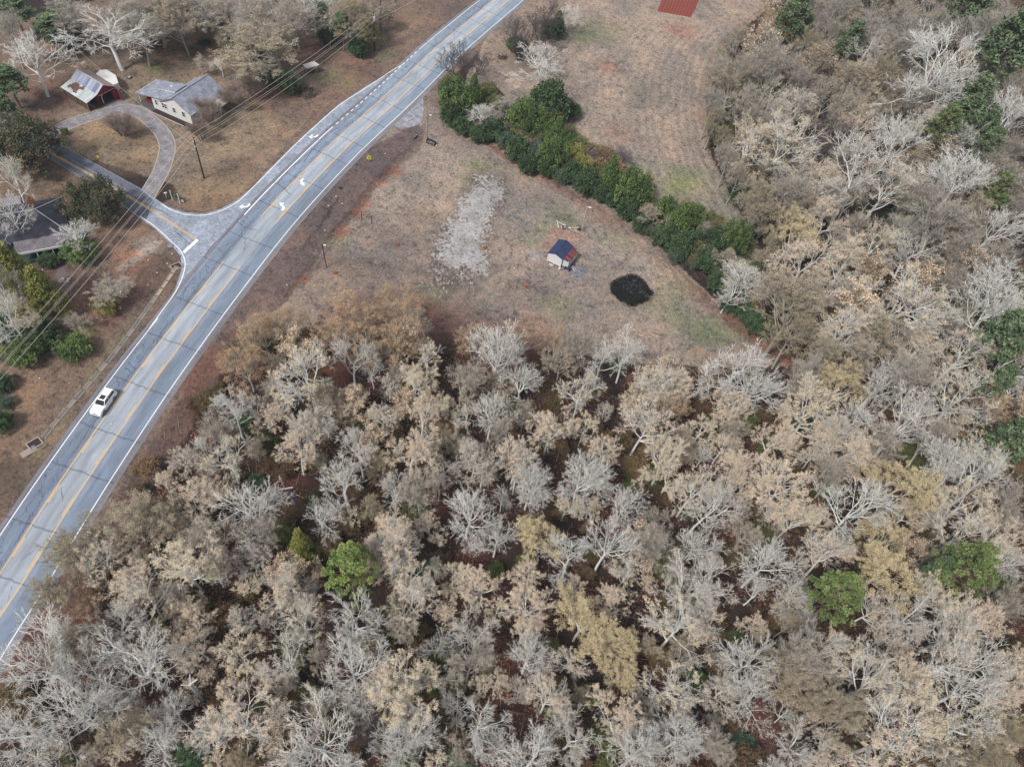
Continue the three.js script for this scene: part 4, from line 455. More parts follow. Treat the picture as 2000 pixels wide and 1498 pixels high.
addTrees('east', 1200, 0, 0.4, [[740, 110, 100, 'O'], [950, 200, 85, 'M'], [1070, 130, 85, 'G'], [1260, 210, 105, 'X'], [1010, 290, 105, 'M'], [800, 280, 110, 'G'], [590, 280, 105, 'G'], [600, 400, 115, 'M'], [650, 500, 105, 'G'], [790, 430, 80, 'T'], [910, 480, 85, 'X'], [900, 350, 85, 'G'], [1060, 440, 80, 'G'], [1160, 370, 95, 'M'], [1310, 340, 105, 'M'], [1430, 200, 95, 'G'], [1240, 450, 80, 'T'], [1180, 500, 110, 'M'], [1210, 600, 95, 'T'], [1620, 300, 185, 'W'], [1660, 400, 140, 'W'], [1250, 60, 110, 'G'], [1400, 60, 95, 'G'], [1570, 70, 105, 'G'], [1610, 150, 95, 'W'], [1050, 640, 95, 'D'], [820, 660, 165, 'X'], [690, 650, 110, 'T'], [1250, 770, 165, 'X'], [1350, 880, 150, 'X'], [1400, 640, 115, 'W'], [1490, 600, 95, 'X'], [1720, 830, 140, 'W'], [1700, 650, 105, 'W'], [1930, 530, 105, 'W'], [1930, 710, 95, 'G'], [1000, 860, 110, 'T'], [880, 910, 105, 'G'], [1040, 940, 120, 'T'], [870, 990, 105, 'M'], [740, 930, 95, 'M'], [1060, 1030, 105, 'T'], [1250, 1090, 85, 'G'], [900, 1100, 130, 'Y'], [1650, 1060, 115, 'G'], [1890, 1080, 130, 'W'], [1280, 1170, 115, 'T'], [1480, 1220, 115, 'X'], [950, 1250, 140, 'T'], [1150, 1260, 105, 'T'], [1900, 1370, 150, 'W'], [1390, 1100, 95, 'G'], [1700, 1190, 95, 'G'], [500, 470, 70, 'G'], [500, 570, 65, 'M'], [580, 740, 70, 'G'], [620, 830, 75, 'M'], [700, 1050, 80, 'M'], [1820, 130, 100, 'G'], [1900, 60, 95, 'G'], [1870, 330, 90, 'G'], [1950, 850, 95, 'G'], [1540, 470, 85, 'G'], [1540, 960, 100, 'G'], [1100, 780, 90, 'G'], [970, 20, 80, 'G'], [1120, 20, 85, 'G'], [1480, 900, 80, 'G'], [1800, 1000, 85, 'M'], [780, 560, 90, 'G'], [1620, 560, 80, 'X'], [1960, 960, 80, 'G'], [520, 260, 62, 'M', 6], [490, 340, 64, 'G', 6], [488, 430, 66, 'M', 6], [500, 520, 64, 'G', 6], [530, 640, 64, 'M', 6], [565, 720, 62, 'G', 5.5], [600, 800, 66, 'M', 5.5], [640, 880, 64, 'G', 5.5], [680, 980, 66, 'M', 6], [715, 1080, 62, 'M', 6], [560, 200, 62, 'G', 6], [610, 150, 64, 'M', 6]]);
// west of the highway
addTrees('west', 0, 0, 1, [[58, 105, 60, 'W'], [212, 55, 72, 'W'], [300, 12, 55, 'G'], [415, 10, 50, 'G'], [470, 40, 52, 'G'], [540, 82, 78, 'M'], [500, 20, 55, 'G'], [610, -8, 40, 'W'], [648, -6, 40, 'W'], [690, 20, 40, 'M'], [715, 60, 26, 'M', 5], [575, 20, 45, 'G'], [390, 118, 20, 'G', 3.5], [430, 124, 17, 'W', 3.5], [16, 408, 36, 'W', 9], [150, 446, 36, 'W', 6], [6, 600, 42, 'W'], [45, 628, 26, 'T', 5], [205, 560, 40, 'G', 4], [155, 620, 26, 'G', 3], [240, 20, 40, 'G'], [350, 30, 36, 'M'], [14, 336, 30, 'X'], [8, 50, 30, 'G'], [10, 545, 24, 'G'], [150, 20, 40, 'G'], [268, 48, 40, 'G'], [330, -8, 46, 'M'], [440, -10, 44, 'G'], [520, -14, 46, 'M'], [560, 44, 36, 'G'], [700, -10, 36, 'M'], [735, 20, 26, 'M', 6], [640, 40, 28, 'M', 7], [446, 66, 24, 'M', 7]]);
addTrees('west', 0, 0, 1, [[402, 212, 36, 'P'], [454, 183, 30, 'P'], [488, 160, 24, 'P'], [386, 246, 22, 'P'], [228, 234, 30, 'P']]);
// fence row and roadside by the field
addTrees('row', 0, 0, 1, [[1064, 120, 62, 'X', 10], [915, 112, 44, 'S', 10], [1022, 50, 44, 'S', 10], [1062, 30, 40, 'S', 8], [1112, 22, 26, 'W', 6], [940, 215, 28, 'W', 5], [985, 205, 34, 'G', 5], [1003, 182, 28, 'G', 5], [1168, 308, 20, 'D', 3.5], [1214, 300, 26, 'D', 3], [1424, 500, 28, 'M', 5], [1270, 420, 28, 'M', 4.5], [1020, 262, 20, 'O', 3.5], [1150, 318, 20, 'O', 3.5], [952, 240, 16, 'P', 2.6], [1002, 250, 18, 'P', 3], [1046, 270, 14, 'P', 3], [1112, 316, 14, 'P', 2.8], [1180, 332, 15, 'P', 3], [1216, 396, 13, 'P', 2.4], [1282, 446, 15, 'P', 2.6], [1346, 452, 15, 'P', 2.8], [1384, 478, 14, 'P', 2.6], [1420, 546, 16, 'P', 3], [960, 222, 20, 'G', 4.5], [1376, 440, 16, 'G', 3.5], [1310, 430, 12, 'G', 4], [1438, 520, 24, 'X', 5]]);
// trees that close the canopy between those
{
  const r = rng(313), inP = (x, y, pg) => { let c = false; for (let i = 0, j = pg.length - 1; i < pg.length; j = i++) if ((pg[i][1] > y) !== (pg[j][1] > y) && x < (pg[j][0] - pg[i][0]) * (y - pg[i][1]) / (pg[j][1] - pg[i][1]) + pg[i][0]) c = !c; return c; };
  const fill = (zone, pg, n, kinds, r0, r1, gap, bars) => { const xs = pg.map((p) => p[0]), ys = pg.map((p) => p[1]); let k = 0; for (let t = 0; t < 9000 && k < n; t++) { const x = Math.min(...xs) + r() * (Math.max(...xs) - Math.min(...xs)), y = Math.min(...ys) + r() * (Math.max(...ys) - Math.min(...ys)), pr = r0 + r() * (r1 - r0); if (!inP(x, y, pg) || bars.some((b) => Math.hypot(b[0] - x, b[1] - y) < b[2] + pr)) continue; if (ALL.some((q) => Math.hypot(q.px - x, q.py - y) < (q.pr + pr) * gap)) continue; ALL.push({ px: x, py: y, pr, t: kinds[(r() * kinds.length) | 0], zone, hc: 0 }); k++; } return k; };
  const a = fill('lower', [[440, 690], [700, 690], [1000, 720], [1300, 740], [1560, 740], [1980, 620], [2000, 1498], [20, 1498], [60, 1360], [190, 1130], [330, 900]], 85, ['T', 'X', 'W', 'T', 'X', 'G', 'M'], 20, 34, 0.7, [[684, 1108, 44], [1640, 1160, 36], [1897, 1106, 40], [587, 1066, 22], [556, 905, 34], [578, 960, 14], [1480, 1440, 40], [640, 1490, 20], [1985, 856, 26], [380, 1370, 10]]);
  const b = fill('east', [[1420, 120], [1540, 70], [1990, 20], [1990, 600], [1700, 690], [1500, 590], [1500, 460], [1400, 300], [1400, 200]], 50, ['M', 'G', 'X', 'G', 'M', 'T'], 22, 36, 0.64, [[1904, 210, 24], [1930, 260, 18], [1846, 242, 16], [1552, 30, 20], [1664, 76, 12]]);
  console.log('canopy fill', a, b, 'trees', ALL.length);
}
const LOOK = { W: 'bare white-branched tree', X: 'pale tree with few tan leaves', T: 'tree with tan leaf tufts', G: 'grey twiggy bare tree', Y: 'tree with straw yellow leaves', O: 'tree with rusty brown leaves', M: 'dull olive-brown leafy tree', D: 'small dark purplish bare tree', P: 'low twiggy bare shrub-like tree', S: 'dark many-stemmed bare tree' };
const MARKS = [['the bright green pine', 684, 1110], ['the round yellow-green cedar', 586, 1067], ['the dull green pine', 1640, 1160], ['the flat-topped pine', 1895, 1108], ['the broken dead trunk', 577, 955], ['the white car', 205, 787], ['the round black bush', 1232, 566], ['the white shed', 1100, 495], ["the lawn's lower right tip", 1545, 705], ['the clump of four pines', 1920, 200], ["the field's pointed tip", 1480, 470], ['the field-corner pine', 1552, 28], ["the photo's bottom left corner", 0, 1498], ["the photo's bottom right corner", 2000, 1498], ["the photo's top right corner", 2000, 0], ["the photo's bottom centre", 1000, 1498], ["the photo's right edge centre", 2000, 749], ['the white stop bar', 370, 482], ['the rusty-roofed barn', 165, 168], ['the white house', 345, 195], ['the dark-roofed porch house', 80, 450], ['the broken gravel pad', 920, 430], ["the photo's exact centre", 1000, 749], ["the highway's lower left end", 0, 1180], ['the yellow pentagon sign', 719, 307], ['the red ploughed plot', 1325, 15], ['the leaning tin roof', 607, 127], ['the half-cut right-edge pine', 1975, 855], ['the welcome sign', 341, 384]];
const ORD = ['nearest', 'second nearest', 'third nearest', 'fourth nearest', 'fifth nearest', 'sixth nearest', 'seventh nearest', 'eighth nearest', 'ninth nearest', 'tenth nearest', 'eleventh nearest', 'twelfth nearest', 'thirteenth nearest', 'fourteenth nearest', 'fifteenth nearest', 'sixteenth nearest', 'seventeenth nearest', 'eighteenth nearest', 'nineteenth nearest', 'twentieth nearest'];
for (const k of Object.keys(LOOK)) {               // every tree is named by its rank from the landmark that it is closest to in rank
  const own = ALL.filter((q) => q.t === k), ranked = MARKS.map(([n, x, y]) => [n, own.slice().sort((a, b) => Math.hypot(a.px - x, a.py - y) - Math.hypot(b.px - x, b.py - y))]);
  for (const q of own) { let best = 99; for (const [n, l] of ranked) { const i = l.indexOf(q); if (i < best) { best = i; q.label = LOOK[k] + ', the ' + (ORD[i] ?? i + 1 + 'th nearest') + ' such to ' + n; } } }
}
const TNAME = { W: 'white_branched_tree', X: 'pale_tree', T: 'tan_leaved_tree', G: 'grey_twiggy_tree', Y: 'straw_leaved_tree', O: 'rusty_leaved_tree', M: 'olive_brown_tree', D: 'dark_bare_tree', P: 'twiggy_small_tree', S: 'many_stemmed_tree' };
const ZONE = { lower: 'trees of the lower woods', edge: 'trees along the lower edge of the lawn', east: 'trees of the woods east of the field', west: 'trees around the houses', row: 'bare trees along the fence row' };
const RT = rng(99);
for (const q of ALL) {
  const K = KINDS[q.t], v = K.variants[K.n++ % K.variants.length], D = at(q.px, q.py, 11).distanceTo(camera.position), rm = q.pr * D / 1450 * (q.zone === 'lower' ? 0.97 : q.zone === 'east' ? 0.95 : 1), s = rm / v.r, sy = q.hc ? q.hc / v.mid : s * 0.66 + 0.3 * (s < 0.5 ? s : 0.95), p = at(q.px, q.py, v.mid * sy);
  let o;
  if (!v.proto) { o = new THREE.Group(); const w = part('trunk', v.wood, K.wood, o), c = part('crown', v.crown, crownMat, o); v.proto = o; } else o = v.proto.clone();
  o.name = numbered(TNAME[q.t]); o.position.set(p.x, 0, p.z); o.rotation.set(0, RT() * 6.283, 0); o.scale.set(s, sy, s); scene.add(o); tag(o, q.label, 'tree', ZONE[q.zone]);
}
// ---------------------------------------------------------------- evergreens: leaf clumps carried on limbs
function growGreen(seed, o) {
  const r = rng(seed), wood = new Buf(), crown = new Buf(), top = o.h;
  wood.tube(V(0, -0.1, 0), V((r() - 0.5) * 0.3, top * 0.5, (r() - 0.5) * 0.3), o.rad, o.rad * 0.7, 7); wood.tube(V(0, top * 0.48, 0), V(0, top * 0.93, 0), o.rad * 0.72, o.rad * 0.2, 6);
  for (let k = 0; k < o.clumps; k++) {
    const a = r() * 6.2832; let y, q;
    if (o.shape === 'cone') { const t = Math.pow(r(), 0.75); y = top * (0.06 + 0.9 * t); q = o.r * (1 - t) * (0.75 + r() * 0.3) + 0.15; }
    else if (o.shape === 'pine') { const t = r(); y = top * (o.from + (1 - o.from) * t); q = o.r * Math.sqrt(1.05 - t) * (0.15 + 0.85 * Math.sqrt(r())); }
    else { const e = Math.asin(r() * 1.25 - 0.25), w = o.square ? 0.93 + r() * 0.09 : 0.6 + r() * 0.55; y = top * (0.42 + 0.5 * Math.sin(e) * w); q = o.r * Math.cos(e) * w; if (r() < (o.square ? 0.55 : 0.25)) q *= o.square ? Math.sqrt(r()) : 0.6; if (o.square && q < o.r * 0.9) y = Math.max(y, top * (0.7 + 0.2 * r())); }
    let cxx = Math.cos(a) * q, czz = Math.sin(a) * q; if (o.square) { const m = Math.pow(Math.pow(Math.abs(Math.cos(a)), 4) + Math.pow(Math.abs(Math.sin(a)), 4), -0.25); cxx *= m; czz *= m; }
    const tint = o.colors[(r() * o.colors.length) | 0], cr = o.clump * (0.7 + r() * 0.6), high = 0.8 + 0.35 * y / top;
    if (o.limbs && r() < o.limbs) wood.tube(V(0, Math.max(0.3, y - q * 0.5 - 0.2), 0), V(cxx * 0.92, y - 0.1, czz * 0.92), o.rad * 0.28, 0.03, 4);
    for (let j = 0; j < o.n; j++) {
      const b = r() * 6.2832, z = r() * 2 - 1, s = Math.sqrt(1 - z * z), w = Math.cbrt(0.25 + 0.75 * r()) * cr, lx = cxx + Math.cos(b) * s * w, ly = y + z * w * o.flat + (o.up ?? 0) * r() * cr, lz = czz + Math.sin(b) * s * w;
      if (ly > 0.03) crown.leaf(lx, ly, lz, o.leaf * (0.6 + r() * 0.8), r, jit(tint, r, 0.55), o.flatLeaf ?? 0);
    }
  }
  if (o.twigs) for (let k = 0; k < o.twigs; k++) { const a = r() * 6.283, q = o.r * 0.75 * Math.sqrt(r()), y = top * (0.75 + r() * 0.1); let p = V(Math.cos(a) * q, y, Math.sin(a) * q), d = V(r() - 0.5, 0.25 + r() * 0.5, r() - 0.5).normalize(); for (let i = 0; i < 3; i++) { const e = p.clone().addScaledVector(d, 0.45); wood.tube(p, e, 0.03, 0.022, 3); p = e; d = d.add(V(r() - 0.5, r() * 0.3 - 0.2, r() - 0.5)).normalize(); } }
  const g = { wood: wood.geo(), crown: crown.geo(), h: top, r: o.r, mid: (o.shape === 'pine' ? 0.74 : o.shape === 'cone' ? 0.45 : 0.5) * top, proto: null }; return g;
}
const GREEN = [lin3(102, 128, 66), lin3(84, 110, 56), lin3(122, 146, 82), lin3(62, 88, 48)], DARK = [lin3(74, 102, 62), lin3(58, 84, 50), lin3(90, 116, 76), lin3(48, 68, 46)], YELL = [lin3(148, 146, 78), lin3(128, 128, 66), lin3(162, 158, 94)], TEAL = [lin3(88, 112, 92), lin3(72, 94, 76), lin3(104, 126, 104)], PINE = [lin3(148, 168, 92), lin3(130, 152, 80), lin3(166, 182, 110), lin3(100, 126, 62)], DULL = [lin3(116, 136, 78), lin3(98, 118, 64), lin3(134, 150, 92)], MIST = [lin3(110, 130, 94), lin3(92, 114, 80), lin3(126, 144, 108)], BLACK = [lin3(22, 28, 30), lin3(27, 36, 32), lin3(20, 22, 29), lin3(34, 44, 40)], CEDAR = [lin3(146, 150, 76), lin3(128, 134, 62), lin3(164, 164, 94)];
const bush = { h: 5.4, r: 2.6, clumps: 200, n: 44, clump: 0.4, flat: 1.5, leaf: 0.22, rad: 0.14, shape: 'round', limbs: 0.2, up: 0.9 };
const GK = {};
const gkind = (k, n, o, m = barkDark) => { GK[k] = { m, n: 0, v: [...Array(n)].map((_, i) => growGreen(k.charCodeAt(0) * 31 + i * 7 + k.length, { ...bush, ...o })) }; };
gkind('g', 3, { colors: GREEN }); GK.g.v[1] = growGreen(911, { ...bush, colors: GREEN, shape: 'cone', h: 6.4, r: 2.7, clumps: 230, n: 40 }); gkind('d', 3, { colors: DARK, h: 4.6, up: 0.4, leaf: 0.3 }); gkind('y', 2, { colors: YELL, clumps: 150, n: 36 }); gkind('t', 2, { colors: TEAL, h: 3.8, up: 0.3, clumps: 150, n: 40 });
gkind('pine', 2, { colors: PINE, shape: 'pine', from: 0.55, h: 18, r: 4.7, clumps: 140, n: 84, clump: 0.44, flat: 0.8, leaf: 0.23, rad: 0.26, limbs: 0.3, up: 0.3 }, mat(150, 128, 112));
gkind('dull', 1, { colors: DULL, shape: 'pine', from: 0.55, h: 19, r: 4.4, clumps: 140, n: 60, clump: 0.42, flat: 0.6, leaf: 0.3, rad: 0.26, limbs: 0.4, up: 0.3 }, mat(150, 128, 112));
gkind('mist', 2, { colors: MIST, shape: 'pine', from: 0.5, h: 19, r: 3.6, clumps: 80, n: 80, clump: 0.7, flat: 0.6, leaf: 0.42, rad: 0.24, limbs: 0.5, up: 0.3 }, mat(140, 122, 108));
gkind('cedar', 2, { colors: CEDAR, shape: 'cone', h: 11, r: 2.9, clumps: 260, n: 44, clump: 0.36, flat: 1.2, leaf: 0.22, rad: 0.2, up: 0.5 });
gkind('brown', 1, { colors: [lin3(98, 94, 70), lin3(76, 84, 58), lin3(118, 106, 84), lin3(58, 72, 50)], h: 7, r: 4.2, clumps: 300, n: 44, clump: 0.5, leaf: 0.26 });
gkind('ball', 1, { colors: GREEN, h: 2.4, r: 1.5, clumps: 60, n: 60, clump: 0.4, leaf: 0.18, up: 0.2 });
const putGreen = (k, px, py, pr, name, label, cat, group, hs = 1) => {
  const K = GK[k], v = K.v[K.n++ % K.v.length], tall = v.h > 8, D = at(px, py, tall ? 12 : 2.5).distanceTo(camera.position), s = pr * D / 1450 / v.r * 1.08, sy = tall && px < 760 && py < 260 ? 7.5 / v.mid : (tall ? 0.5 + 0.5 * s : 0.35 + 0.65 * s) * hs, p = at(px, py, v.mid * sy); let o;
  if (!v.proto) { o = new THREE.Group(); part('trunk', v.wood, K.m, o); part('crown', v.crown, crownMat, o); v.proto = o; } else o = v.proto.clone();
  o.name = numbered(name); o.position.set(p.x, 0, p.z); o.rotation.set(0, RT() * 6.283, 0); o.scale.set(s, sy, s); scene.add(o); return tag(o, label, cat, group);
};
// pines and cedars, each named by where it stands
for (const [k, x, y, r, l] of [
  ['pine', 684, 1108, 54, 'bright lime green pine standing alone among bare trees in the lower woods'], ['dull', 1640, 1160, 46, 'dull green round pine with thin needles low in the right-hand woods'], ['dull', 1897, 1106, 46, 'light green flat-topped pine near the right edge of the lower woods'], ['mist', 1836, 1116, 20, 'small green pine sprig just left of the flat-topped pine'],
  ['mist', 1985, 856, 32, 'green pine half cut by the right photo edge, above the flat-topped pine'], ['mist', 1552, 30, 25, 'tall slim pine at the top corner of the mown field'], ['mist', 1664, 76, 20, 'dark green pine in the upper right woods, right of the tall field-corner pine'], ['mist', 1576, 57, 12, 'tiny green pine just below the tall field-corner pine'], ['mist', 1902, 20, 30, 'green pine cut by the top edge in the upper right woods'], ['mist', 1896, 64, 20, 'dark green pine directly below the top-edge pine in the upper right woods'], ['mist', 1904, 196, 30, 'uppermost of the clump of pines in the right woods'], ['mist', 1888, 226, 26, 'second from top of the clump of pines in the right woods'], ['dull', 1846, 242, 25, 'pale green flat pine left of the clump of pines in the right woods'], ['mist', 1928, 248, 20, 'third from top of the clump of pines in the right woods'], ['mist', 1934, 282, 19, 'lowest of the clump of pines in the right woods'],
  ['mist', 1980, 80, 36, 'hazy green pine at the right edge near the top right corner'], ['dull', 1948, 372, 24, 'yellowish green pine at the right edge below the clump of pines'], ['mist', 1786, 426, 14, 'small dark green evergreen among bare trees in the right woods'], ['mist', 1965, 655, 36, 'dark green evergreen at the right edge beside the lower woods'], ['mist', 1955, 745, 22, 'low green evergreen at the right edge above the half-cut pine'],
  ['cedar', 587, 1066, 28, 'round yellow-green cedar beside the bright lime green pine'], ['cedar', 34, 548, 48, 'large yellow-green cedar at the left edge below the porch house'], ['cedar', 84, 575, 34, 'smaller yellow-green cedar touching the right side of the large cedar'],
  ['mist', 12, 152, 28, 'light green pine at the left edge above the brown evergreen'], ['mist', 4, 206, 18, 'small light green pine at the left edge below another pine'], ['mist', 92, 52, 26, 'left dark green pine of the pair behind the rusty-roofed barn'], ['mist', 122, 32, 26, 'right dark green pine of the pair behind the rusty-roofed barn'], ['mist', 26, 18, 26, 'dark green pine in the top left corner of the photo'], ['mist', 402, 30, 24, 'dark green pine at the top edge behind the white house'], ['mist', 372, 8, 18, 'green pine at the top edge left of the dark pine behind the house'], ['mist', 622, 24, 20, 'dark evergreen behind the two tall pale trunks'], ['mist', 668, 44, 18, 'dark evergreen right of the two tall pale trunks'],
]) putGreen(k, x, y, r, k === 'cedar' ? 'cedar_tree' : 'pine_tree', l, k === 'cedar' ? 'cedar' : 'pine');
// the hedge row between lawn and field: shrub by shrub
const HG = []; for (const [x, y, r, k] of [[888, 196, 27, 'g'], [924, 190, 20, 'g'], [876, 178, 17, 'd'], [884, 224, 22, 'd'], [905, 246, 20, 'd'], [962, 254, 22, 'd'], [936, 262, 18, 'd'], [984, 272, 20, 't'], [1026, 232, 30, 'g'], [1060, 250, 22, 'g'], [1086, 270, 25, 'g'], [1010, 290, 22, 'd'], [1046, 296, 22, 't'], [1030, 322, 17, 'd'], [1080, 302, 24, 'g'], [1106, 284, 18, 'g'], [1126, 300, 21, 'y'], [1070, 326, 20, 'd'], [1142, 328, 22, 'y'], [1120, 338, 20, 'd'], [1098, 346, 16, 't'], [1146, 356, 24, 'd'], [1162, 344, 18, 't'], [1190, 350, 26, 'g'], [1236, 370, 32, 'g'], [1200, 384, 22, 'd'], [1175, 376, 18, 'd'], [1230, 408, 22, 'd'], [1262, 392, 18, 'y'], [1256, 438, 20, 'd'], [1300, 412, 20, 'g'], [1326, 436, 30, 'g'], [1354, 424, 20, 'g'], [1298, 462, 24, 'd'], [1334, 480, 24, 'd'], [1318, 500, 16, 't'], [1362, 470, 20, 'd'], [1402, 468, 24, 'd'], [1436, 464, 26, 'g'], [1378, 506, 24, 'd'], [1356, 514, 14, 't'], [1408, 524, 20, 'd'], [1400, 552, 16, 'd'], [1428, 570, 22, 'd'], [1448, 600, 22, 'd'], [1484, 636, 22, 'd'], [1466, 622, 16, 't'], [1420, 596, 14, 't']]) HG.push([x, y, r, k]);
const HN = { g: 'bright green shrub in the lawn hedge', d: 'dark green shrub in the lawn hedge', y: 'yellowish green shrub in the lawn hedge', t: 'bluish green low shrub in the lawn hedge' };
for (const k of 'gdyt') HG.filter((q) => q[3] === k).sort((a, b) => Math.hypot(a[0] - 870, a[1] - 180) - Math.hypot(b[0] - 870, b[1] - 180)).forEach((q, i) => putGreen(k, q[0], q[1], q[2] * (k === 'd' || k === 't' ? 0.88 : 0.95), 'hedge_shrub', HN[k] + ', ' + (ORD[i] ?? (i + 1) + 'th nearest') + ' such to the highway', 'shrub', 'evergreen shrubs of the hedge between lawn and field', k === 'g' ? 1.05 + 0.5 * RT() : 0.8 + 0.5 * RT()));
for (const [k, x, y, r, l, h] of [
  ['d', 1074, 200, 32, 'dark ivy-green thicket round the foot of the big bare tree by the hedge', 1.3], ['d', 1118, 216, 14, 'small dark green bush at the right of the ivy thicket', 1], ['g', 1090, 46, 14, 'green bush under the dark leaning trunks at the field top', 1], ['d', 1010, 88, 16, 'dark scrub at the foot of the dark many-stemmed tree by the field', 0.8], ['d', 1080, 56, 18, 'dark scrub below the leaning trunks at the field top', 0.8],
  ['brown', 48, 284, 48, 'large brown-green evergreen left of the driveway loop end', 1], ['brown', 182, 394, 42, 'dark evergreen draped with bare grey vine beside the side road', 1], ['g', 152, 492, 24, 'green bush at the right corner of the porch house', 0.7], ['d', 92, 508, 13, 'dark bush left of the garden walk at the porch', 0.7], ['y', 205, 595, 20, 'olive bush under the grey bare tree on the verge', 0.7],
  ['d', 78, 655, 26, 'green bush below the wires, lower left', 0.8], ['g', 40, 690, 24, 'leafy green thicket below the wires at the left edge', 0.8], ['d', 12, 640, 24, 'dark green shrub at the left edge under the pale trunk', 0.8], ['d', -4, 748, 16, 'dark shrub at the left edge above the gutter end', 0.8], ['d', -4, 824, 18, 'lowest dark shrub at the left edge beside the verge', 0.8], ['t', 6, 786, 13, 'bluish shrub at the left edge between two dark shrubs', 0.7],
  ['d', 466, 92, 20, 'dark green shrub at the wood edge right of the yard', 1.2], ['d', 492, 68, 20, 'dark green shrub in shade above the yard wood edge', 1.2], ['t', 520, 150, 16, 'grey-green shrub at the foot of the olive tree by the wires', 1], ['d', 560, 160, 18, 'dark shrub at the end of the tree belt by the wires', 1], ['d', 640, 66, 16, 'dark shrub between the two tall pale trunks', 1], ['d', 700, 92, 16, 'dark shrub beside the upper power pole', 1], ['y', 722, 70, 20, 'olive shrub left of the thick upper pole', 1], ['d', 280, 66, 18, 'dark shrub at the wood edge above the yard', 1], ['d', 300, 40, 18, 'dark shrub under the grey trees at the top edge', 1], ['d', 130, 66, 22, 'dark shrub at the foot of the pine pair behind the barn', 1.2],
  ['d', 1408, 268, 13, 'dark green shrub at the field side of the east woods', 1.2], ['g', 1418, 272, 15, 'green shrub on the field side of the east woods', 1.2], ['d', 1450, 376, 20, 'dark green shrub where the field narrows, east side', 1.2], ['d', 1488, 352, 22, 'green shrub within the east woods edge above the field tip', 1.2], ['d', 1496, 440, 16, 'dark shrub at the pointed field tip, east side', 1],
  ['d', 836, 1112, 18, 'green shrub on the woodland floor right of the bright pine', 0.5], ['d', 838, 1296, 24, 'dark green shrub on the woodland floor below centre', 0.5], ['g', 1362, 1330, 16, 'green shrub glimpsed on the floor of the lower right woods', 0.6], ['d', 500, 942, 14, 'green shrub at the glade beside the dead trunk', 0.5], ['d', 372, 1478, 26, 'dark green shrub cut by the bottom edge, left', 0.6], ['t', 520, 1465, 24, 'bluish green shrub near the bottom edge, left of centre', 0.5], ['t', 900, 1480, 24, 'bluish green shrub near the bottom edge, centre', 0.5], ['t', 1450, 1460, 26, 'bluish green shrub in the bottom glade right of centre', 0.5], ['d', 470, 822, 16, 'dark green shrub at the upper left of the woodland glade', 0.6],
]) putGreen(k, x, y, r, 'evergreen_shrub', l, 'shrub', undefined, h);
putGreen('ball', 140, 680, 23, 'round_bush', 'round bright green bush on the verge left of the gutter', 'bush'); putGreen('ball', 125, 256, 5, 'round_bush', 'tiny dark ball bush at the end of the driveway loop', 'bush');
{ // the clipped black mound on the lawn
  const g = growGreen(5, { ...bush, colors: BLACK, h: 1.6, r: 3.6, clumps: 420, n: 64, clump: 0.58, flat: 0.7, leaf: 0.17, up: 0.1, square: true, twigs: 36 }), p = at(1231, 571, 0), o = thing('clipped_bush', 'large clipped near-black bush of rounded square outline on the lawn', 'bush', [p.x, 0, p.z], 0.72);
  part('trunk', g.wood, mat(150, 138, 150), o); part('crown', g.crown, crownMat, o);
}
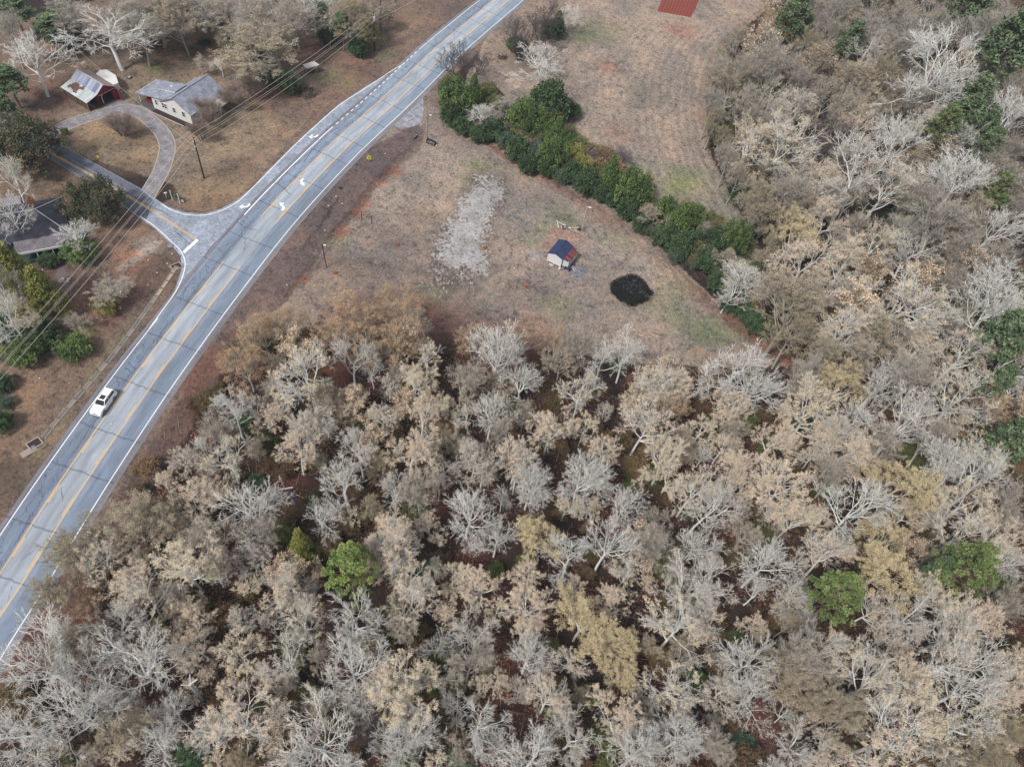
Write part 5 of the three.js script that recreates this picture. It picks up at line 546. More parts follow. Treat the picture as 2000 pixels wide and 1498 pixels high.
// brush and saplings under the trees: too many to count
{
  const inside = (pt, pg) => { let c = false; for (let i = 0, j = pg.length - 1; i < pg.length; j = i++) if ((pg[i].z > pt.z) !== (pg[j].z > pt.z) && pt.x < (pg[j].x - pg[i].x) * (pt.z - pg[i].z) / (pg[j].z - pg[i].z) + pg[i].x) c = !c; return c; };
  const lower = G2([[470, 660], [640, 640], [900, 690], [1100, 700], [1300, 730], [1560, 740], [1640, 730], [2200, 640], [2400, 1650], [-60, 1650], [20, 1400], [160, 1130], [330, 840]]), east = G2([[1420, 100], [1540, 10], [1620, -90], [2500, -90], [2400, 700], [1640, 730], [1490, 610], [1516, 510], [1400, 310], [1390, 190]]);
  const make = (seed, o) => growTree(seed, { ...base, ...o });
  const scatter = (name, label, poly, n, g, m, s0, s1, seed, tints) => {
    const r = rng(seed), geo = mergeBuf(g), im = new THREE.InstancedMesh(geo, m, n), M = new THREE.Matrix4(), q = new THREE.Quaternion(), xs = poly.map((p) => p.x), zs = poly.map((p) => p.z), x0 = Math.max(-175, Math.min(...xs)), x1 = Math.min(200, Math.max(...xs)), z0 = Math.max(-330, Math.min(...zs)), z1 = Math.min(20, Math.max(...zs)); let k = 0, guard = 0;
    while (k < n && guard++ < n * 60) { const p = V(x0 + r() * (x1 - x0), 0, z0 + r() * (z1 - z0)); if (!inside(p, poly)) continue; if (vn(p.x * 0.11 + seed, p.z * 0.11) < -0.3 && r() < 0.7) continue; const s = s0 + r() * (s1 - s0); M.compose(p, q.setFromAxisAngle(V(0, 1, 0), r() * 6.28), V(s, s * (0.8 + r() * 0.4), s)); im.setMatrixAt(k, M); const t = tints[(r() * tints.length) | 0], b = 0.75 + r() * 0.5; im.setColorAt(k, new THREE.Color().setRGB(t[0] * b, t[1] * b, t[2] * b)); k++; }
    im.count = k; im.name = name; shade(im); im.userData = { kind: 'stuff', label, category: 'undergrowth' }; scene.add(im);
  };
  function mergeBuf(g) { const a = g.wood.clone(), n = a.attributes.position.count, c = new Float32Array(n * 3); const t = lin3(150, 138, 126); for (let i = 0; i < n; i++) c.set(t, i * 3); a.setAttribute('color', new THREE.BufferAttribute(c, 3)); return mergeGeometries([a, g.crown]); }
  const sap = make(501, { twig: lin3(150, 136, 122), leaves: 2, fill: 0.5, leafSize: 0.18, leafColors: [...DUN, ...TAN], len: [5.5, 3, 1.9, 1.1, 0.7, 0.4], rad: 0.11, bare: 0.3, kids: [6, 4, 4, 3, 2], minR: 0.014 }), brush = make(502, { stems: 4, twig: lin3(120, 100, 84), leaves: 2, fill: 0.6, leafSize: 0.16, leafColors: [...OLIVE, ...RUST], len: [1.1, 0.9, 0.7, 0.5, 0.3, 0.2], depth: 3, rad: 0.05, bare: 0.1, kids: [4, 3, 2, 2, 1], minR: 0.012 });
  const T1 = [[1, 1, 1], [0.85, 0.8, 0.75], [1.1, 1.05, 1]], T2 = [[0.42, 0.36, 0.32], [0.32, 0.32, 0.24], [0.28, 0.25, 0.22], [0.24, 0.4, 0.18]];
  scatter('saplings', 'thin bare saplings filling the gaps between trees in the east woods', east, 40, sap, crownMat, 0.9, 1.7, 61, T1);
  scatter('saplings', 'thin bare saplings filling the gaps between trees in the lower woods', lower, 36, sap, crownMat, 0.6, 1.0, 62, T1);
  scatter('brush', 'low brown and olive brush on the floor of the lower woods', lower, 620, brush, crownMat, 0.5, 1.3, 63, T2);
  scatter('brush', 'low brown and olive brush on the floor of the east woods', east, 800, brush, crownMat, 0.8, 2.2, 64, T2);
  { const b = new Buf(), r = rng(71), lc = [lin3(128, 82, 64), lin3(104, 66, 52), lin3(150, 104, 82), lin3(84, 54, 46)]; for (let i = 0; i < 110; i++) { const a = r() * 6.283, q = Math.sqrt(r()) * 2.2; b.leaf(Math.cos(a) * q, 0.03 + r() * 0.07, Math.sin(a) * q, 0.16 + r() * 0.14, r, jit(lc[(r() * 4) | 0], r, 0.5), 1); } for (let i = 0; i < 3; i++) { const a = r() * 6.28, x = (r() - 0.5) * 3, z = (r() - 0.5) * 3, L = 0.8 + r(); b.tube(V(x, 0.06, z), V(x + Math.cos(a) * L, 0.1, z + Math.sin(a) * L), 0.04, 0.02, 4, lin3(150, 140, 130)); } const g = { wood: new Buf().geo(), crown: b.geo() }; const one = { ...g };
    const im = (poly, n, seed, label) => { const q = rng(seed), xs = poly.map((p) => p.x), zs = poly.map((p) => p.z), m = new THREE.InstancedMesh(one.crown, crownMat, n), M = new THREE.Matrix4(), Q = new THREE.Quaternion(), x0 = Math.max(-175, Math.min(...xs)), x1 = Math.min(150, Math.max(...xs)), z0 = Math.max(-250, Math.min(...zs)), z1 = Math.min(10, Math.max(...zs)); let k = 0, t = 0; while (k < n && t++ < n * 40) { const p = V(x0 + q() * (x1 - x0), 0, z0 + q() * (z1 - z0)); if (!inside(p, poly)) continue; const s = 0.7 + q() * 0.8; m.setMatrixAt(k++, M.compose(p, Q.setFromAxisAngle(V(0, 1, 0), q() * 6.28), V(s, 1, s))); } m.count = k; m.name = 'leaf_litter'; shade(m); m.userData = { kind: 'stuff', label, category: 'leaf litter' }; scene.add(m); };
    im(lower, 1500, 72, 'reddish brown leaf litter on the floor of the lower woods'); im(east, 700, 73, 'brown leaf litter on the floor of the east woods'); }
  scatter('brush', 'low brush along the hedge between lawn and field', G2([[870, 175], [930, 190], [1060, 232], [1200, 330], [1330, 420], [1450, 470], [1500, 600], [1530, 690], [1480, 640], [1400, 560], [1290, 465], [1150, 350], [960, 235], [880, 195]]), 80, brush, crownMat, 0.8, 1.8, 65, [[0.3, 0.46, 0.26], [0.4, 0.42, 0.36], [0.5, 0.46, 0.42]]);
}
// ---------------------------------------------------------------- vehicles
const tyreM = raw(0.014, 0.014, 0.015, 0.9), rimM = raw(0.45, 0.45, 0.47, 0.35, { metalness: 0.8 });
function car(name, label, p, turn, paint, suv) {
  const o = thing(name, label, 'car', p, turn), T = suv ? 1.74 : 1.44, B = suv ? 1.12 : 0.96, rx0 = suv ? -2.2 : -1.6, s = new THREE.Shape();
  s.moveTo(-2.42, 0.42); s.lineTo(-2.47, 0.95); s.lineTo(-2.36, B + 0.02); s.lineTo(1.05, B + 0.02); s.lineTo(2.1, B - 0.1); s.lineTo(2.42, B - 0.28); s.lineTo(2.46, 0.45); s.lineTo(1.97, 0.36); s.absarc(1.52, 0.36, 0.43, 0, Math.PI, false); s.lineTo(-1.02, 0.3); s.absarc(-1.47, 0.36, 0.43, 0, Math.PI, false); s.closePath();
  part('body', new THREE.ExtrudeGeometry(s, { depth: 1.74, bevelEnabled: true, bevelSize: 0.09, bevelThickness: 0.1, bevelSegments: 3, curveSegments: 12 }).translate(0, 0, -0.87), paint, o);
  const cab = []; for (const z of [-1, 1]) { for (const x of [suv ? -2.3 : -2.0, 1.08]) cab.push(V(x, B, z * 0.89)); for (const x of [rx0, 0.22]) cab.push(V(x, T, z * 0.7)); }
  part('windows', new ConvexGeometry(cab), glass, o);
  const rf = part('roof', rbox(0.22 - rx0 + 0.12, 0.09, 1.5, 0.04, (0.22 + rx0) / 2, T + 0.012, 0), paint, o);
  if (suv) part('sunroof', rbox(0.85, 0.03, 0.9, 0.01, -0.35, T + 0.055, 0), glass, rf);
  if (suv) part('roof_rail', [rod(V(-2.0, T + 0.1, 0.68), V(-0.05, T + 0.1, 0.68), 0.025), rod(V(-2.0, T + 0.1, -0.68), V(-0.05, T + 0.1, -0.68), 0.025)], raw(0.05, 0.05, 0.05, 0.5), rf);
  for (const z of [-1, 1]) { part('pillar', [rod(V(1.1, B, z * 0.9), V(0.24, T, z * 0.71), 0.05), rod(V(-0.45, B, z * 0.91), V(-0.5, T, z * 0.71), 0.045), rod(V(suv ? -2.3 : -2, B, z * 0.9), V(rx0, T, z * 0.71), 0.07)], paint, o); part('mirror', rbox(0.16, 0.16, 0.24, 0.05, 0.85, B + 0.08, z * 1.07), paint, o); part('headlight', rbox(0.1, 0.16, 0.42, 0.04, 2.46, B - 0.34, z * 0.66), raw(0.75, 0.78, 0.8, 0.15), o); part('tail_light', rbox(0.08, 0.26, 0.2, 0.03, -2.52, B - 0.16, z * 0.78), raw(0.35, 0.01, 0.01, 0.3), o);
    for (const x of [1.52, -1.47]) { const w = part('wheel', new THREE.CylinderGeometry(0.37, 0.37, 0.24, 20).rotateX(Math.PI / 2).translate(x, 0.37, z * 0.83), tyreM, o); part('rim', new THREE.CylinderGeometry(0.23, 0.23, 0.26, 14).rotateX(Math.PI / 2).translate(x, 0.37, z * 0.835), rimM, w); } }
  part('grille', rbox(0.08, 0.26, 0.9, 0.03, 2.52, B - 0.36, 0), raw(0.02, 0.02, 0.02, 0.4), o); part('bumper', [rbox(0.2, 0.2, 1.8, 0.06, 2.48, 0.48, 0), rbox(0.18, 0.22, 1.8, 0.06, -2.5, 0.5, 0)], paint, o);
  return o;
}
{ const s = sOf(240, 805), p = roadAt(s, 8.35), q = roadAt(s - 3, 8.35), d = q.sub(p); car('white_suv', 'white sport utility car with dark sunroof driving down the highway', [p.x, 0.015, p.z], Math.atan2(-d.z, d.x), new THREE.MeshPhysicalMaterial({ color: 0xe6e8ec, roughness: 0.3, clearcoat: 1, clearcoatRoughness: 0.1 }), true);
  const a = 18.1 * Math.PI / 180, loc = V(-2.0, 0, -3.0), w = V(-94.8 + loc.x * Math.cos(a) - loc.z * Math.sin(a), 0.1, -143.4 + loc.x * Math.sin(a) + loc.z * Math.cos(a)); car('red_car', 'red car parked under the carport of the white house', [w.x, w.y, w.z], -a - Math.PI / 2, new THREE.MeshPhysicalMaterial({ color: col(140, 22, 24), roughness: 0.3, clearcoat: 1 }), false); }
// ---------------------------------------------------------------- power poles, wires and lamps
const poleM = mat(58, 46, 42, 0.95), poleGrey = mat(128, 122, 126, 0.95), steel = mat(196, 198, 204, 0.45, { metalness: 0.3 }), wireM = mat(228, 216, 206, 0.6), insul = mat(226, 222, 222, 0.5);
const P1 = at(398, 348), P2 = at(731.6, 100), d12 = P2.clone().sub(P1).normalize(), P0 = at(0, 699, 10.2).setY(0); { const d = P0.clone().sub(P1); P0.copy(P1).addScaledVector(d, 1.35); } const P3 = P2.clone().addScaledVector(at(772, 0, 10.3).setY(0).sub(P2).normalize(), 60);
const pole = (p, label, extra) => { const o = thing('utility_pole', label, 'utility pole', [p.x, 0, p.z]); part('pole', cyl(0.19, 0.12, 10.4, 9), poleM, o); const side2 = V(-d12.z, 0, d12.x); part('crossarm', [rod(side2.clone().multiplyScalar(-0.9).setY(10.0), side2.clone().multiplyScalar(0.5).setY(10.0), 0.07, 5)], mat(186, 180, 176), o); for (const k of [-0.85, 0.45]) part('insulator', cyl(0.07, 0.05, 0.3, 8).translate(side2.x * k, 10.03, side2.z * k), insul, o); part('bracket', [box(0.5, 0.16, 0.16, side2.x * -0.25, 9.2, side2.z * -0.25), box(0.4, 0.14, 0.14, 0, 8.3, 0.2)], insul, o); if (extra) part('transformer', [cyl(0.26, 0.26, 0.95, 14, 0.28, 8.6, 0.3), cyl(0.1, 0.1, 0.2, 8, 0.28, 9.55, 0.3)], mat(240, 244, 246, 0.4), o); return o; };
pole(P1, 'tall dark wooden power pole standing in the corner yard by the junction'); pole(P2, 'thin dark power pole with a white transformer beside the upper tree belt', true);
{ const sd = V(-d12.z, 0, d12.x), names = ['top power wire of the run along the highway', 'second power wire of the run along the highway', 'third power wire of the run along the highway', 'lowest cable of the run along the highway']; [[-0.85, 10.3, 0.04], [0.45, 10.3, 0.03], [-0.1, 9.3, 0.03], [0.12, 8.3, 0.045]].forEach(([k, y, r], i) => {
  const pts = []; for (const [a, b] of [[P0, P1], [P1, P2], [P2, P3]]) for (let t = 0; t < 1; t += 0.125) { const q = a.clone().lerp(b, t).addScaledVector(sd, k); q.y = y - 1.1 * 4 * t * (1 - t) * (i === 3 ? 1.2 : 0.8); pts.push(q); }
  tag(part('power_wire', new THREE.TubeGeometry(new THREE.CatmullRomCurve3(pts), 120, r, 4), wireM), names[i], 'wire', 'power wires'); }); }
{ const b = at(158, 136), t = thing('street_light_pole', 'pale slender pole with a lamp arm behind the rusty-roofed barn', 'lamp post', [b.x, 0, b.z]); const k = at(138, 81, 7.6).sub(b).setY(0); part('pole', rod(V(0, 0, 0), V(k.x, 7.6, k.z), 0.1, 8), mat(190, 180, 168), t); part('lamp_arm', rod(V(k.x * 0.85, 6.7, k.z * 0.85), V(k.x + 1.6, 7.0, k.z + 0.5), 0.05), steel, t); part('lamp_head', rbox(0.5, 0.16, 0.26, 0.05, k.x + 1.8, 7.0, k.z + 0.55), mat(240, 240, 240, 0.4), t); part('bracket', box(0.3, 0.5, 0.3, k.x * 0.9, 6.9, k.z * 0.9), insul, t);
  const top = V(b.x + k.x, 7.3, b.z + k.z), wire = (e, sag, l, r = 0.02) => { const pts = []; for (let i = 0; i <= 10; i++) { const u = i / 10, q = top.clone().lerp(e, u); q.y -= sag * 4 * u * (1 - u); pts.push(q); } tag(part('service_wire', new THREE.TubeGeometry(new THREE.CatmullRomCurve3(pts), 40, r, 4), wireM), l, 'wire'); };
  wire(at(-40, -10, 7.5), 1.4, 'service wire running up to the left from the lamp pole behind the barn'); wire(at(-30, -45, 8), 1.4, 'second service wire running up left from the lamp pole behind the barn'); wire(at(199, 145, 3.4), 0.3, 'service wire dropping to the barn roof'); wire(P1.clone().setY(8.2), 1.4, 'long service wire crossing the yard from barn lamp pole to corner pole'); }
const lamp = (px, py, h, lean, m, label, headW, rad = 0.1) => { const b = at(px, py), t = thing('yard_lamp', label, 'lamp post', [b.x, 0, b.z]); part('pole', rod(V(0, -0.05, 0), V(lean[0], h, lean[1]), rad, 8), m, t); part('lamp_arm', rod(V(lean[0], h - 0.15, lean[1]), V(lean[0] + 0.5, h + 0.05, lean[1] + 0.1), 0.04), steel, t); part('lamp_head', [rbox(0.5 * headW, 0.22, 0.3, 0.06, lean[0] + 0.6, h + 0.02, lean[1] + 0.1)], mat(244, 246, 246, 0.35), t); part('lens', [new THREE.SphereGeometry(0.13, 10, 6).translate(lean[0] + 0.6, h - 0.1, lean[1] + 0.1)], mat(210, 214, 216, 0.2), t); return t; };
lamp(1137, 449, 6.8, [-0.15, 0.3], mat(186, 190, 198, 0.6), 'silver yard lamp pole leaning beside the hedge behind the white shed', 1.3, 0.14); lamp(637.5, 522.5, 6.4, [-0.3, 0.2], poleM, 'dark lamp pole on the lawn between highway and gravel pad', 0.9); lamp(834.5, 275, 7.2, [0, 0], poleGrey, 'grey lamp pole at the top of the lawn beside the gravel turnout', 1);
{ const b = at(743.5, 64), t = thing('thick_pole', 'thick weathered grey pole cut off by the top edge beside the highway', 'pole', [b.x, 0, b.z]); part('pole', cyl(0.34, 0.26, 13, 10), poleGrey, t); part('arm', rod(V(0, 5.2, 0), V(1.5, 6.0, -0.4), 0.06), steel, t); const c = at(773, 12), u = thing('small_post', 'short dark post right of the thick grey pole at the top edge', 'post', [c.x, 0, c.z]); part('post', cyl(0.09, 0.08, 2.6, 8), poleM, u); part('cap', box(0.2, 0.1, 0.2, 0, 2.6, 0), poleM, u); }
for (const [x, y, l] of [[706.5, 429.5, 'left short dark post of the pair on the lawn by the red clay'], [725.5, 437.5, 'right short dark post of the pair on the lawn by the red clay']]) { const b = at(x, y), t = thing('lawn_post', l, 'post', [b.x, 0, b.z]); part('post', cyl(0.09, 0.08, 2.2, 8), poleM, t); part('cap', box(0.2, 0.05, 0.2, 0, 2.2, 0), poleM, t); }
// ---------------------------------------------------------------- signs
{ const a = at(337, 391), b = at(352, 395.5), d = b.clone().sub(a), L = 1.95, turn = Math.atan2(-d.z, d.x) - 0.18, t = thing('welcome_sign', 'dark green board sign with pale emblem between two white posts at the junction', 'sign', [a.x, 0, a.z], turn);
  for (const x of [0, L]) { part('post', box(0.17, 2.5, 0.17, x, 1.25, 0), trimWhite, t); part('finial', new THREE.SphereGeometry(0.11, 10, 8).translate(x, 2.55, 0), trimWhite, t); }
  const s = new THREE.Shape(); s.moveTo(0.1, 0.75); s.lineTo(L - 0.1, 0.75); s.lineTo(L - 0.1, 1.85); s.quadraticCurveTo(L / 2, 2.5, 0.1, 1.85); s.closePath(); part('board', new THREE.ExtrudeGeometry(s, { depth: 0.07, bevelEnabled: false }).translate(0, 0, -0.035), mat(26, 36, 28, 0.6), t);
  const e = part('emblem', [new THREE.CircleGeometry(0.22, 20).scale(1.25, 1, 1).translate(L / 2, 1.86, 0.04)], mat(128, 176, 140, 0.6), t); part('emblem_leaf', [new THREE.CircleGeometry(0.12, 12).scale(1.5, 0.7, 1).rotateZ(0.5).translate(L / 2, 1.86, 0.044)], mat(56, 110, 66, 0.6), e);
  part('gilt_rule', [box(1.5, 0.08, 0.012, L / 2, 1.0, 0.04), box(1.35, 0.06, 0.012, L / 2, 1.22, 0.04)], mat(176, 158, 96, 0.5), t);
  const w = at(356.5, 397), u = thing('small_white_sign', 'small white plate on a short stake right of the welcome sign', 'sign', [w.x, 0, w.z], turn + 0.4); part('plate', box(0.52, 0.6, 0.03, 0, 0.62, 0), trimWhite, u); part('stake', cyl(0.03, 0.03, 0.6, 6), steel, u);
  const m = at(324, 385.5), v = thing('mail_stand', 'white mailbox on a white stand left of the welcome sign', 'mailbox', [m.x, 0, m.z], turn + 0.9); part('post', box(0.12, 1.0, 0.12, 0, 0.5, 0), trimWhite, v); part('box', rbox(0.62, 0.3, 0.28, 0.1, 0.1, 1.14, 0), trimWhite, v); part('brace', rod(V(0, 0.5, 0), V(0.3, 1.0, 0), 0.035), trimWhite, v); part('crate', rbox(0.4, 0.34, 0.3, 0.02, 0.55, 0.17, 0.25), raw(0.03, 0.025, 0.03), v); }
{ const b = at(720.5, 316), t = thing('pentagon_sign', 'fluorescent yellow pentagon road sign beside the highway', 'road sign', [b.x, 0, b.z], 0.35), s = new THREE.Shape(); s.moveTo(-0.5, 0); s.lineTo(0.5, 0); s.lineTo(0.5, 0.62); s.lineTo(0, 1.12); s.lineTo(-0.5, 0.62); s.closePath();
  part('plate', new THREE.ExtrudeGeometry(s, { depth: 0.03, bevelEnabled: false }).translate(0, 0.75, 0), raw(0.62, 0.6, 0.02, 0.5), t); part('post', box(0.08, 1.7, 0.06, 0, 0.85, -0.06), steel, t);
  part('pictogram', [new THREE.CircleGeometry(0.07, 12).translate(-0.1, 1.5, 0.034), box(0.13, 0.3, 0.004, -0.1, 1.26, 0.033), box(0.05, 0.28, 0.004, -0.15, 1.0, 0.033, 0, 0, -0.25), box(0.05, 0.28, 0.004, -0.04, 1.0, 0.033, 0, 0, 0.25), new THREE.CircleGeometry(0.055, 12).translate(0.16, 1.4, 0.034), box(0.1, 0.22, 0.004, 0.16, 1.21, 0.033), box(0.04, 0.22, 0.004, 0.12, 1.0, 0.033), box(0.04, 0.22, 0.004, 0.2, 1.0, 0.033)], raw(0.07, 0.07, 0.01, 0.7), t); }
{ const b = at(195, 319), t = thing('street_name_sign', 'green street sign above a small yellow sign beside the side road', 'road sign', [b.x, 0, b.z], 0.5); part('post', cyl(0.035, 0.035, 2.5, 8), mat(130, 100, 76), t); part('name_plate', box(0.85, 0.26, 0.03, 0, 2.38, 0), mat(24, 134, 96, 0.5), t); part('cross_plate', box(0.03, 0.26, 0.85, 0, 2.65, 0), mat(24, 134, 96, 0.5), t); part('warning_plate', box(0.46, 0.46, 0.03, 0, 1.8, 0.03, 0, 0, 0.785), raw(0.7, 0.45, 0.03, 0.5), t); }
// ---------------------------------------------------------------- small things about the yards
{ const b = at(842, 281), t = thing('slatted_bench', 'dark low bench with grey slats at the foot of the grey lamp pole', 'bench', [b.x, 0, b.z], -0.32); const g = [mat(122, 126, 138), mat(104, 108, 120), mat(140, 144, 152)]; for (let i = 0; i < 6; i++) part('slat', box(0.34, 0.05, 0.55, -0.92 + i * 0.37, 0.5, 0.1), g[i % 3], t); part('backrest', box(2.3, 0.6, 0.08, 0, 0.75, -0.28), mat(60, 54, 52), t); part('skirt', box(2.3, 0.4, 0.06, 0, 0.2, 0.42), mat(84, 88, 74), t); for (const x of [-1.1, 1.1]) part('end_board', box(0.08, 0.95, 0.8, x, 0.48, 0.05), mat(56, 52, 50), t);
  const k = at(852, 286.5), m = thing('white_meter', 'small white cap at the right end of the slatted bench', 'box', [k.x, 0, k.z]); part('body', rbox(0.28, 0.3, 0.28, 0.05, 0, 0.3, 0), trimWhite, m); part('foot', cyl(0.05, 0.05, 0.2, 8), steel, m); 
  const y = at(827, 275), w = thing('guy_marker', 'thin yellow guy-wire marker left of the grey lamp pole', 'stake', [y.x, 0, y.z]); part('rod', rod(V(0, 0, 0), V(0.15, 1.6, -0.5), 0.04), mat(214, 166, 106), w);
  for (const [x, yy, l] of [[810.5, 270.5, 'lower black box of the pair beside the gravel turnout'], [813.5, 267.5, 'upper black box of the pair beside the gravel turnout']]) { const q = at(x, yy), u = thing('black_box', l, 'box', [q.x, 0, q.z], 0.6); part('body', rbox(0.5, 0.45, 0.36, 0.04, 0, 0.23, 0), raw(0.008, 0.008, 0.008), u); part('lid', rbox(0.44, 0.06, 0.2, 0.02, 0, 0.47, -0.1), mat(150, 160, 140), u); } }
{ const b = at(665, 367.5), t = thing('drain_pit', 'small round black pit in the verge beside the highway', 'manhole', [b.x, 0, b.z]); part('cover', cyl(0.42, 0.4, 0.05, 20), raw(0.004, 0.004, 0.005), t); part('rim', new THREE.TorusGeometry(0.44, 0.05, 6, 24).rotateX(Math.PI / 2).translate(0, 0.05, 0), raw(0.03, 0.025, 0.03), t); }
{ const b = at(332, 480), t = thing('manhole_cover', 'round pale concrete cover at the road corner below the stop bar', 'manhole', [b.x, 0, b.z]); part('cover', cyl(0.62, 0.6, 0.08, 24), mat(150, 150, 160), t); part('rim', new THREE.TorusGeometry(0.64, 0.06, 6, 28).rotateX(Math.PI / 2).translate(0, 0.05, 0), mat(120, 116, 120), t); }
{ const r = rng(41), m = [mat(208, 190, 168), mat(188, 166, 146), mat(222, 210, 196)]; [[116, 549], [119, 547], [122, 545.5], [121, 550], [126, 551], [131, 550.5], [133, 546], [135, 545.5], [117, 552]].forEach(([x, y], i) => { const p = at(x, y), g = new THREE.IcosahedronGeometry(0.2 + r() * 0.12, 1), q = g.attributes.position; for (let k = 0; k < q.count; k++) { const n = 1 + 0.25 * vn(q.getX(k) * 7 + i * 5, q.getZ(k) * 7 + q.getY(k) * 3); q.setXYZ(k, q.getX(k) * n * 1.3, Math.max(-0.05, q.getY(k) * n * 0.8), q.getZ(k) * n); } g.computeVertexNormals(); const o = part('stone', g, m[i % 3]); o.position.set(p.x, 0.05, p.z); tag(o, (i % 3 === 2 ? 'whitish' : i % 3 ? 'pinkish' : 'buff') + ' stone at the end of the garden walk, ' + ['first', 'second', 'third', 'fourth', 'fifth', 'sixth', 'seventh', 'eighth', 'ninth'][[0, 2, 4, 3, 5, 6, 7, 8, 1][i]] + ' from the left', 'stone', 'stones at the end of the garden walk'); }); }
{ const b = at(275, 108), t = thing('picnic_table', 'dark weathered picnic table on the leaf-strewn yard above the white house', 'table', [b.x, 0, b.z], 0.5), m = mat(74, 62, 58); for (let i = 0; i < 4; i++) part('plank', box(2, 0.05, 0.19, 0, 0.75, -0.31 + i * 0.205), m, t); for (const z of [-0.8, 0.8]) part('seat', box(2, 0.05, 0.28, 0, 0.45, z), m, t); for (const x of [-0.7, 0.7]) part('leg', [rod(V(x, 0, -0.75), V(x, 0.72, -0.2), 0.05), rod(V(x, 0, 0.75), V(x, 0.72, 0.2), 0.05), box(0.08, 0.08, 1.7, x, 0.4, 0)], m, t); }
{ const r = rng(43), pile = (name, px, py, R, n, m, label) => { const b = at(px, py), t = thing(name, label, 'brush pile', [b.x, 0, b.z]), q = [], q2 = []; for (let i = 0; i < n; i++) { const a = r() * 6.28, s = Math.sqrt(r()) * R, x = Math.cos(a) * s, z = Math.sin(a) * s, y = (1 - s / R) * R * 0.45 * r() + 0.06, d = V(r() - 0.5, (r() - 0.5) * 0.5, r() - 0.5).normalize().multiplyScalar(0.6 + r() * 0.7); (i % 3 ? q : q2).push(rod(V(x, y, z).sub(d), V(x, Math.max(0.05, y), z).add(d), 0.03 + r() * 0.05, 4)); } part('branches', q, m, t); part('twigs', q2, mat(120, 106, 100), t); };
  pile('brush_pile', 398, 84, 1.6, 90, mat(44, 42, 48), 'dark brush pile in the yard below the top edge'); pile('brush_pile', 600, 182, 2.4, 120, mat(74, 64, 60), 'low dark brush pile beside the highway below the wires'); pile('brush_pile', 983, 113, 1, 40, mat(66, 48, 44), 'small dark brush heap between highway and the big bare tree'); pile('brush_pile', 640, 75, 2, 70, mat(40, 36, 42), 'dark fallen branches between the two tall pale trunks'); pile('brush_pile', 1075, 52, 2.6, 110, mat(58, 48, 46), 'tangle of dark fallen branches at the top of the field'); 
  const b = at(388, 76), t = thing('stake', 'thin pale stake behind the dark brush pile in the yard', 'stake', [b.x, 0, b.z]); part('stake', cyl(0.05, 0.04, 1.6, 6), mat(170, 160, 150), t); part('tip', box(0.1, 0.1, 0.1, 0, 1.6, 0), mat(150, 140, 130), t); }
{ const b = at(251, 153), t = thing('water_trough', 'round grey tub standing in the yard between barn and house', 'tub', [b.x, 0, b.z]); part('tub', new THREE.LatheGeometry([[0.01, 0.05], [0.42, 0.05], [0.5, 0.45], [0.53, 0.45], [0.46, 0.0], [0.01, 0]].map(([x, y]) => new THREE.Vector2(x, y)), 20), mat(170, 172, 176, 0.5), t); part('lid', cyl(0.2, 0.2, 0.3, 10, 0.1, 0.1, 0.1), mat(210, 210, 212), t); }
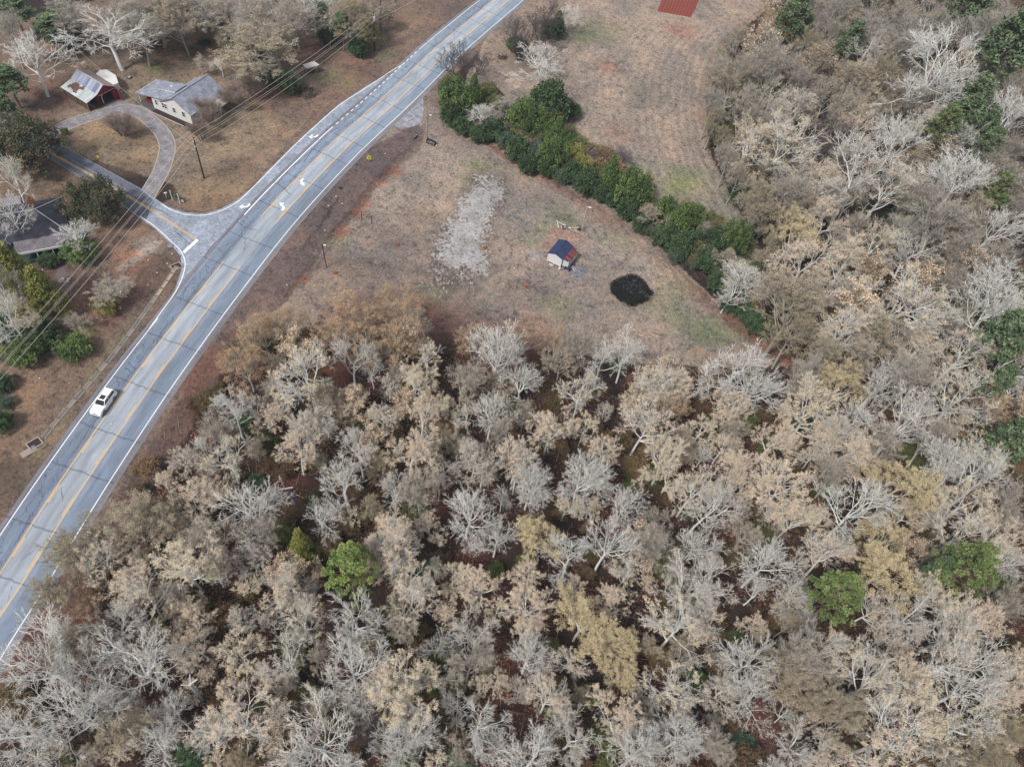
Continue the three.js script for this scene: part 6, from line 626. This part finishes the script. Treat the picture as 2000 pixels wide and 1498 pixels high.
{ // wreckage behind the shed: white pipes, a bucket, timber
  const G = (x, y, h) => at(1070 + x / 20, 400 + y / 20, h), wp = mat(240, 238, 214, 0.5), pipe = (a, b, r, l) => { const A = G(a[0], a[1], a[2]), B = G(b[0], b[1], b[2]), t = thing('white_pipe', l, 'pipe', [A.x, 0, A.z]); part('tube', rod(V(0, A.y, 0), V(B.x - A.x, B.y, B.z - A.z), r, 8), wp, t); part('end_cap', new THREE.SphereGeometry(r * 1.35, 8, 6).translate(0, A.y, 0), wp, t); };
  pipe([350, 630, 0.9], [680, 830, 0.5], 0.06, 'long thin pale pipe slanting down to the scrap heap behind the shed'); pipe([420, 890, 0.12], [385, 700, 0.12], 0.1, 'thick short white pipe lying left of the scrap heap behind the shed'); pipe([960, 910, 0.15], [1120, 910, 0.15], 0.07, 'thin white pipe lying right of the scrap heap behind the shed');
  const g = G(660, 900, 0), t = thing('scrap_heap', 'heap of broken grey metal and timber behind the white shed', 'scrap heap', [g.x, 0, g.z]), r = rng(44), ms = [mat(150, 146, 158), mat(96, 90, 110), mat(206, 200, 200)]; for (let i = 0; i < 16; i++) part('scrap', box(0.3 + r() * 0.9, 0.06 + r() * 0.1, 0.1 + r() * 0.16, (r() - 0.5) * 1.3, 0.12 + r() * 0.5, (r() - 0.5) * 1, (r() - 0.5), r() * 6, (r() - 0.5)), ms[i % 3], t);
  const tank = (x, y, l, L, R) => { const p = G(x, y, 0), u = thing('white_tank', l, 'tank', [p.x, 0, p.z], 0.1); part('tank', new THREE.CapsuleGeometry(R, L, 4, 12).rotateZ(Math.PI / 2).translate(0, R, 0), wp, u); part('foot', box(L * 0.7, 0.06, R * 1.2, 0, 0.03, 0), ms[1], u); }; tank(850, 930, 'white capsule-shaped tank lying right of the scrap heap', 0.5, 0.16); tank(560, 925, 'small white bag lying left of the scrap heap', 0.12, 0.15);
  const p = G(1160, 960, 0), u = thing('grill', 'round grey and black grill below the silver lamp pole', 'grill', [p.x, 0, p.z]); part('bowl', new THREE.SphereGeometry(0.3, 14, 10).translate(0, 0.5, 0), mat(160, 164, 160, 0.5), u); part('cart', box(0.7, 0.5, 0.4, 0.4, 0.25, 0.15), raw(0.015, 0.015, 0.015), u); for (const k of [0, 2.1, 4.2]) part('leg', rod(V(Math.cos(k) * 0.24, 0, Math.sin(k) * 0.24), V(Math.cos(k) * 0.12, 0.35, Math.sin(k) * 0.12), 0.03), raw(0.05, 0.05, 0.05), u);
  const b2 = at(1092.5, 526), v = thing('white_bucket', 'white bucket below the front corner of the white shed', 'bucket', [b2.x, 0, b2.z]); part('pail', cyl(0.2, 0.25, 0.36, 14), trimWhite, v); part('lid', cyl(0.26, 0.26, 0.04, 14, 0, 0.36, 0), trimWhite, v);
  const tp = at(1107, 526), w = thing('timber_stack', 'dark blue stack of pallets against the lean-to of the shed', 'pallet stack', [tp.x, 0, tp.z], -0.4), pm = [mat(48, 52, 92), mat(66, 66, 98), mat(36, 40, 74)]; for (let i = 0; i < 5; i++) part('plank', box(1.25, 0.05, 0.16, 0.15, 0.72, -0.4 + i * 0.21), pm[i % 3], w); part('frame', [box(0.1, 0.7, 1.0, -0.4, 0.35, 0), box(0.1, 0.7, 1.0, 0.7, 0.35, 0)], pm[2], w);
  [[1117, 524.5, 0.9], [1119.5, 525.5, 0.95], [1121.5, 523, 0.85]].forEach(([x, y, a], i) => { const q = at(x, y), o = thing('loose_board', ['lowest', 'middle', 'uppermost'][i === 0 ? 1 : i === 1 ? 0 : 2] + ' pale board lying right of the dark pallet stack by the shed', 'board', [q.x, 0, q.z], -a); part('board', box(1.5, 0.05, 0.12, 0, 0.06, 0), mat(206, 206, 220), o); part('bearer', box(0.12, 0.035, 0.3, 0.4, 0.018, 0), mat(110, 108, 130), o); });
  const lg = at(1034, 527.5), lo = thing('fallen_pole', 'thin brown pole lying on the lawn left of the shed', 'pole', [lg.x, 0, lg.z], -0.45); part('pole', cyl(0.06, 0.04, 1.4, 6).rotateZ(Math.PI / 2).translate(0.6, 0.06, 0), mat(98, 78, 62), lo); part('stub', rod(V(0.2, 0.05, 0), V(0.35, 0.2, 0.15), 0.03), mat(98, 78, 62), lo); }
{ // the broken dead trunk in the lower woods
  const b = at(582, 992), t = thing('dead_trunk', 'broken pale grey dead trunk standing in the woodland glade', 'dead tree', [b.x, 0, b.z]), m = mat(140, 134, 142), m2 = mat(212, 204, 206), w = new Buf(); let p = V(0, -0.1, 0), d = V(-0.06, 1, 0.02), r = 0.5; for (let i = 0; i < 8; i++) { const q = p.clone().addScaledVector(d, 1.0); w.tube(p, q, r, r * 0.92, 8); p = q; r *= 0.92; d = d.clone().add(V((i % 2 ? 0.05 : -0.06), 0, 0.03)).normalize(); } part('trunk', w.geo(), m, t);
  part('broken_limb', [rod(p, p.clone().add(V(-0.9, 0.1, 0.3)), 0.14, 6), rod(p, p.clone().add(V(1.2, 0.4, -0.3)), 0.15, 6), rod(p.clone().add(V(-0.3, -0.2, 0)), p.clone().add(V(-0.6, -1.1, 0.5)), 0.13, 6), rod(V(-0.2, 4.6, 0.1), V(-1.0, 4.2, 0.7), 0.15, 6), rod(V(-1.0, 4.2, 0.7), V(-1.1, 3.2, 1.0), 0.11, 6), rod(V(0.1, 4.4, 0), V(0.9, 4.8, 0.2), 0.08, 6)], m2, t); part('spike', rod(p, p.clone().add(V(-0.7, 2.6, -0.6)), 0.09, 6), mat(190, 178, 182), t); }
{ const b = at(396, 1368), t = thing('fallen_snag', 'short pale broken snag in the lower left woods', 'dead tree', [b.x, 0, b.z]), m = mat(214, 212, 216); part('trunk', rod(V(0, 0, 0), V(0.4, 9, 0.2), 0.2, 7), m, t); part('broken_limb', [rod(V(0.4, 9, 0.2), V(1.3, 9.8, -0.4), 0.11, 6), rod(V(0.35, 8.6, 0.2), V(-0.6, 9.2, 0.5), 0.1, 6), rod(V(0.35, 8.2, 0.2), V(0.0, 9.4, -0.9), 0.09, 6)], m, t); }
{ // litter and survey flags
  const r = rng(47), m = mat(244, 244, 244, 0.6); for (const [x, y] of [[335, 496], [326, 515], [306, 533], [288, 557], [289, 508], [82, 527], [76, 739], [453, 687], [656, 384], [641, 402], [634, 450], [560, 557], [1020, 492], [1005, 524], [668, 398], [752, 300], [216, 829]]) { const p = at(x, y), g = box(0.2 + r() * 0.12, 0.08, 0.16, 0, 0.05, 0), o = part('litter', g, m); o.position.set(p.x, 0, p.z); o.rotation.y = r() * 6; tag(o, 'small white scrap of litter on the grass', 'litter', 'white scraps of litter on the grass'); } }
{ const r = rng(51); for (const [x, y, l] of [[1028, 560, 'small rust-brown ant mound nearest the shed'], [777, 478, 'rust-brown ant mound left of the gravel pad'], [948, 484, 'rust-brown ant mound at the right rim of the gravel pad'], [655, 533, 'rust-brown ant mound below the dark lamp pole'], [594, 544, 'orange ant mound near the highway verge above the trees']]) { const p = at(x, y), g = new THREE.SphereGeometry(0.45, 14, 8, 0, 6.2832, 0, Math.PI / 2), q = g.attributes.position; for (let i = 0; i < q.count; i++) q.setXYZ(i, q.getX(i) * (1 + 0.25 * vn(i * 0.7, 3)), q.getY(i) * 0.4, q.getZ(i) * (1 + 0.25 * vn(i * 0.9, 8))); g.computeVertexNormals(); const o = part('ant_mound', g, mat(136, 74, 48, 1)); o.position.set(p.x, 0, p.z); tag(o, l, 'mound'); } }
renderer.render(scene, camera);
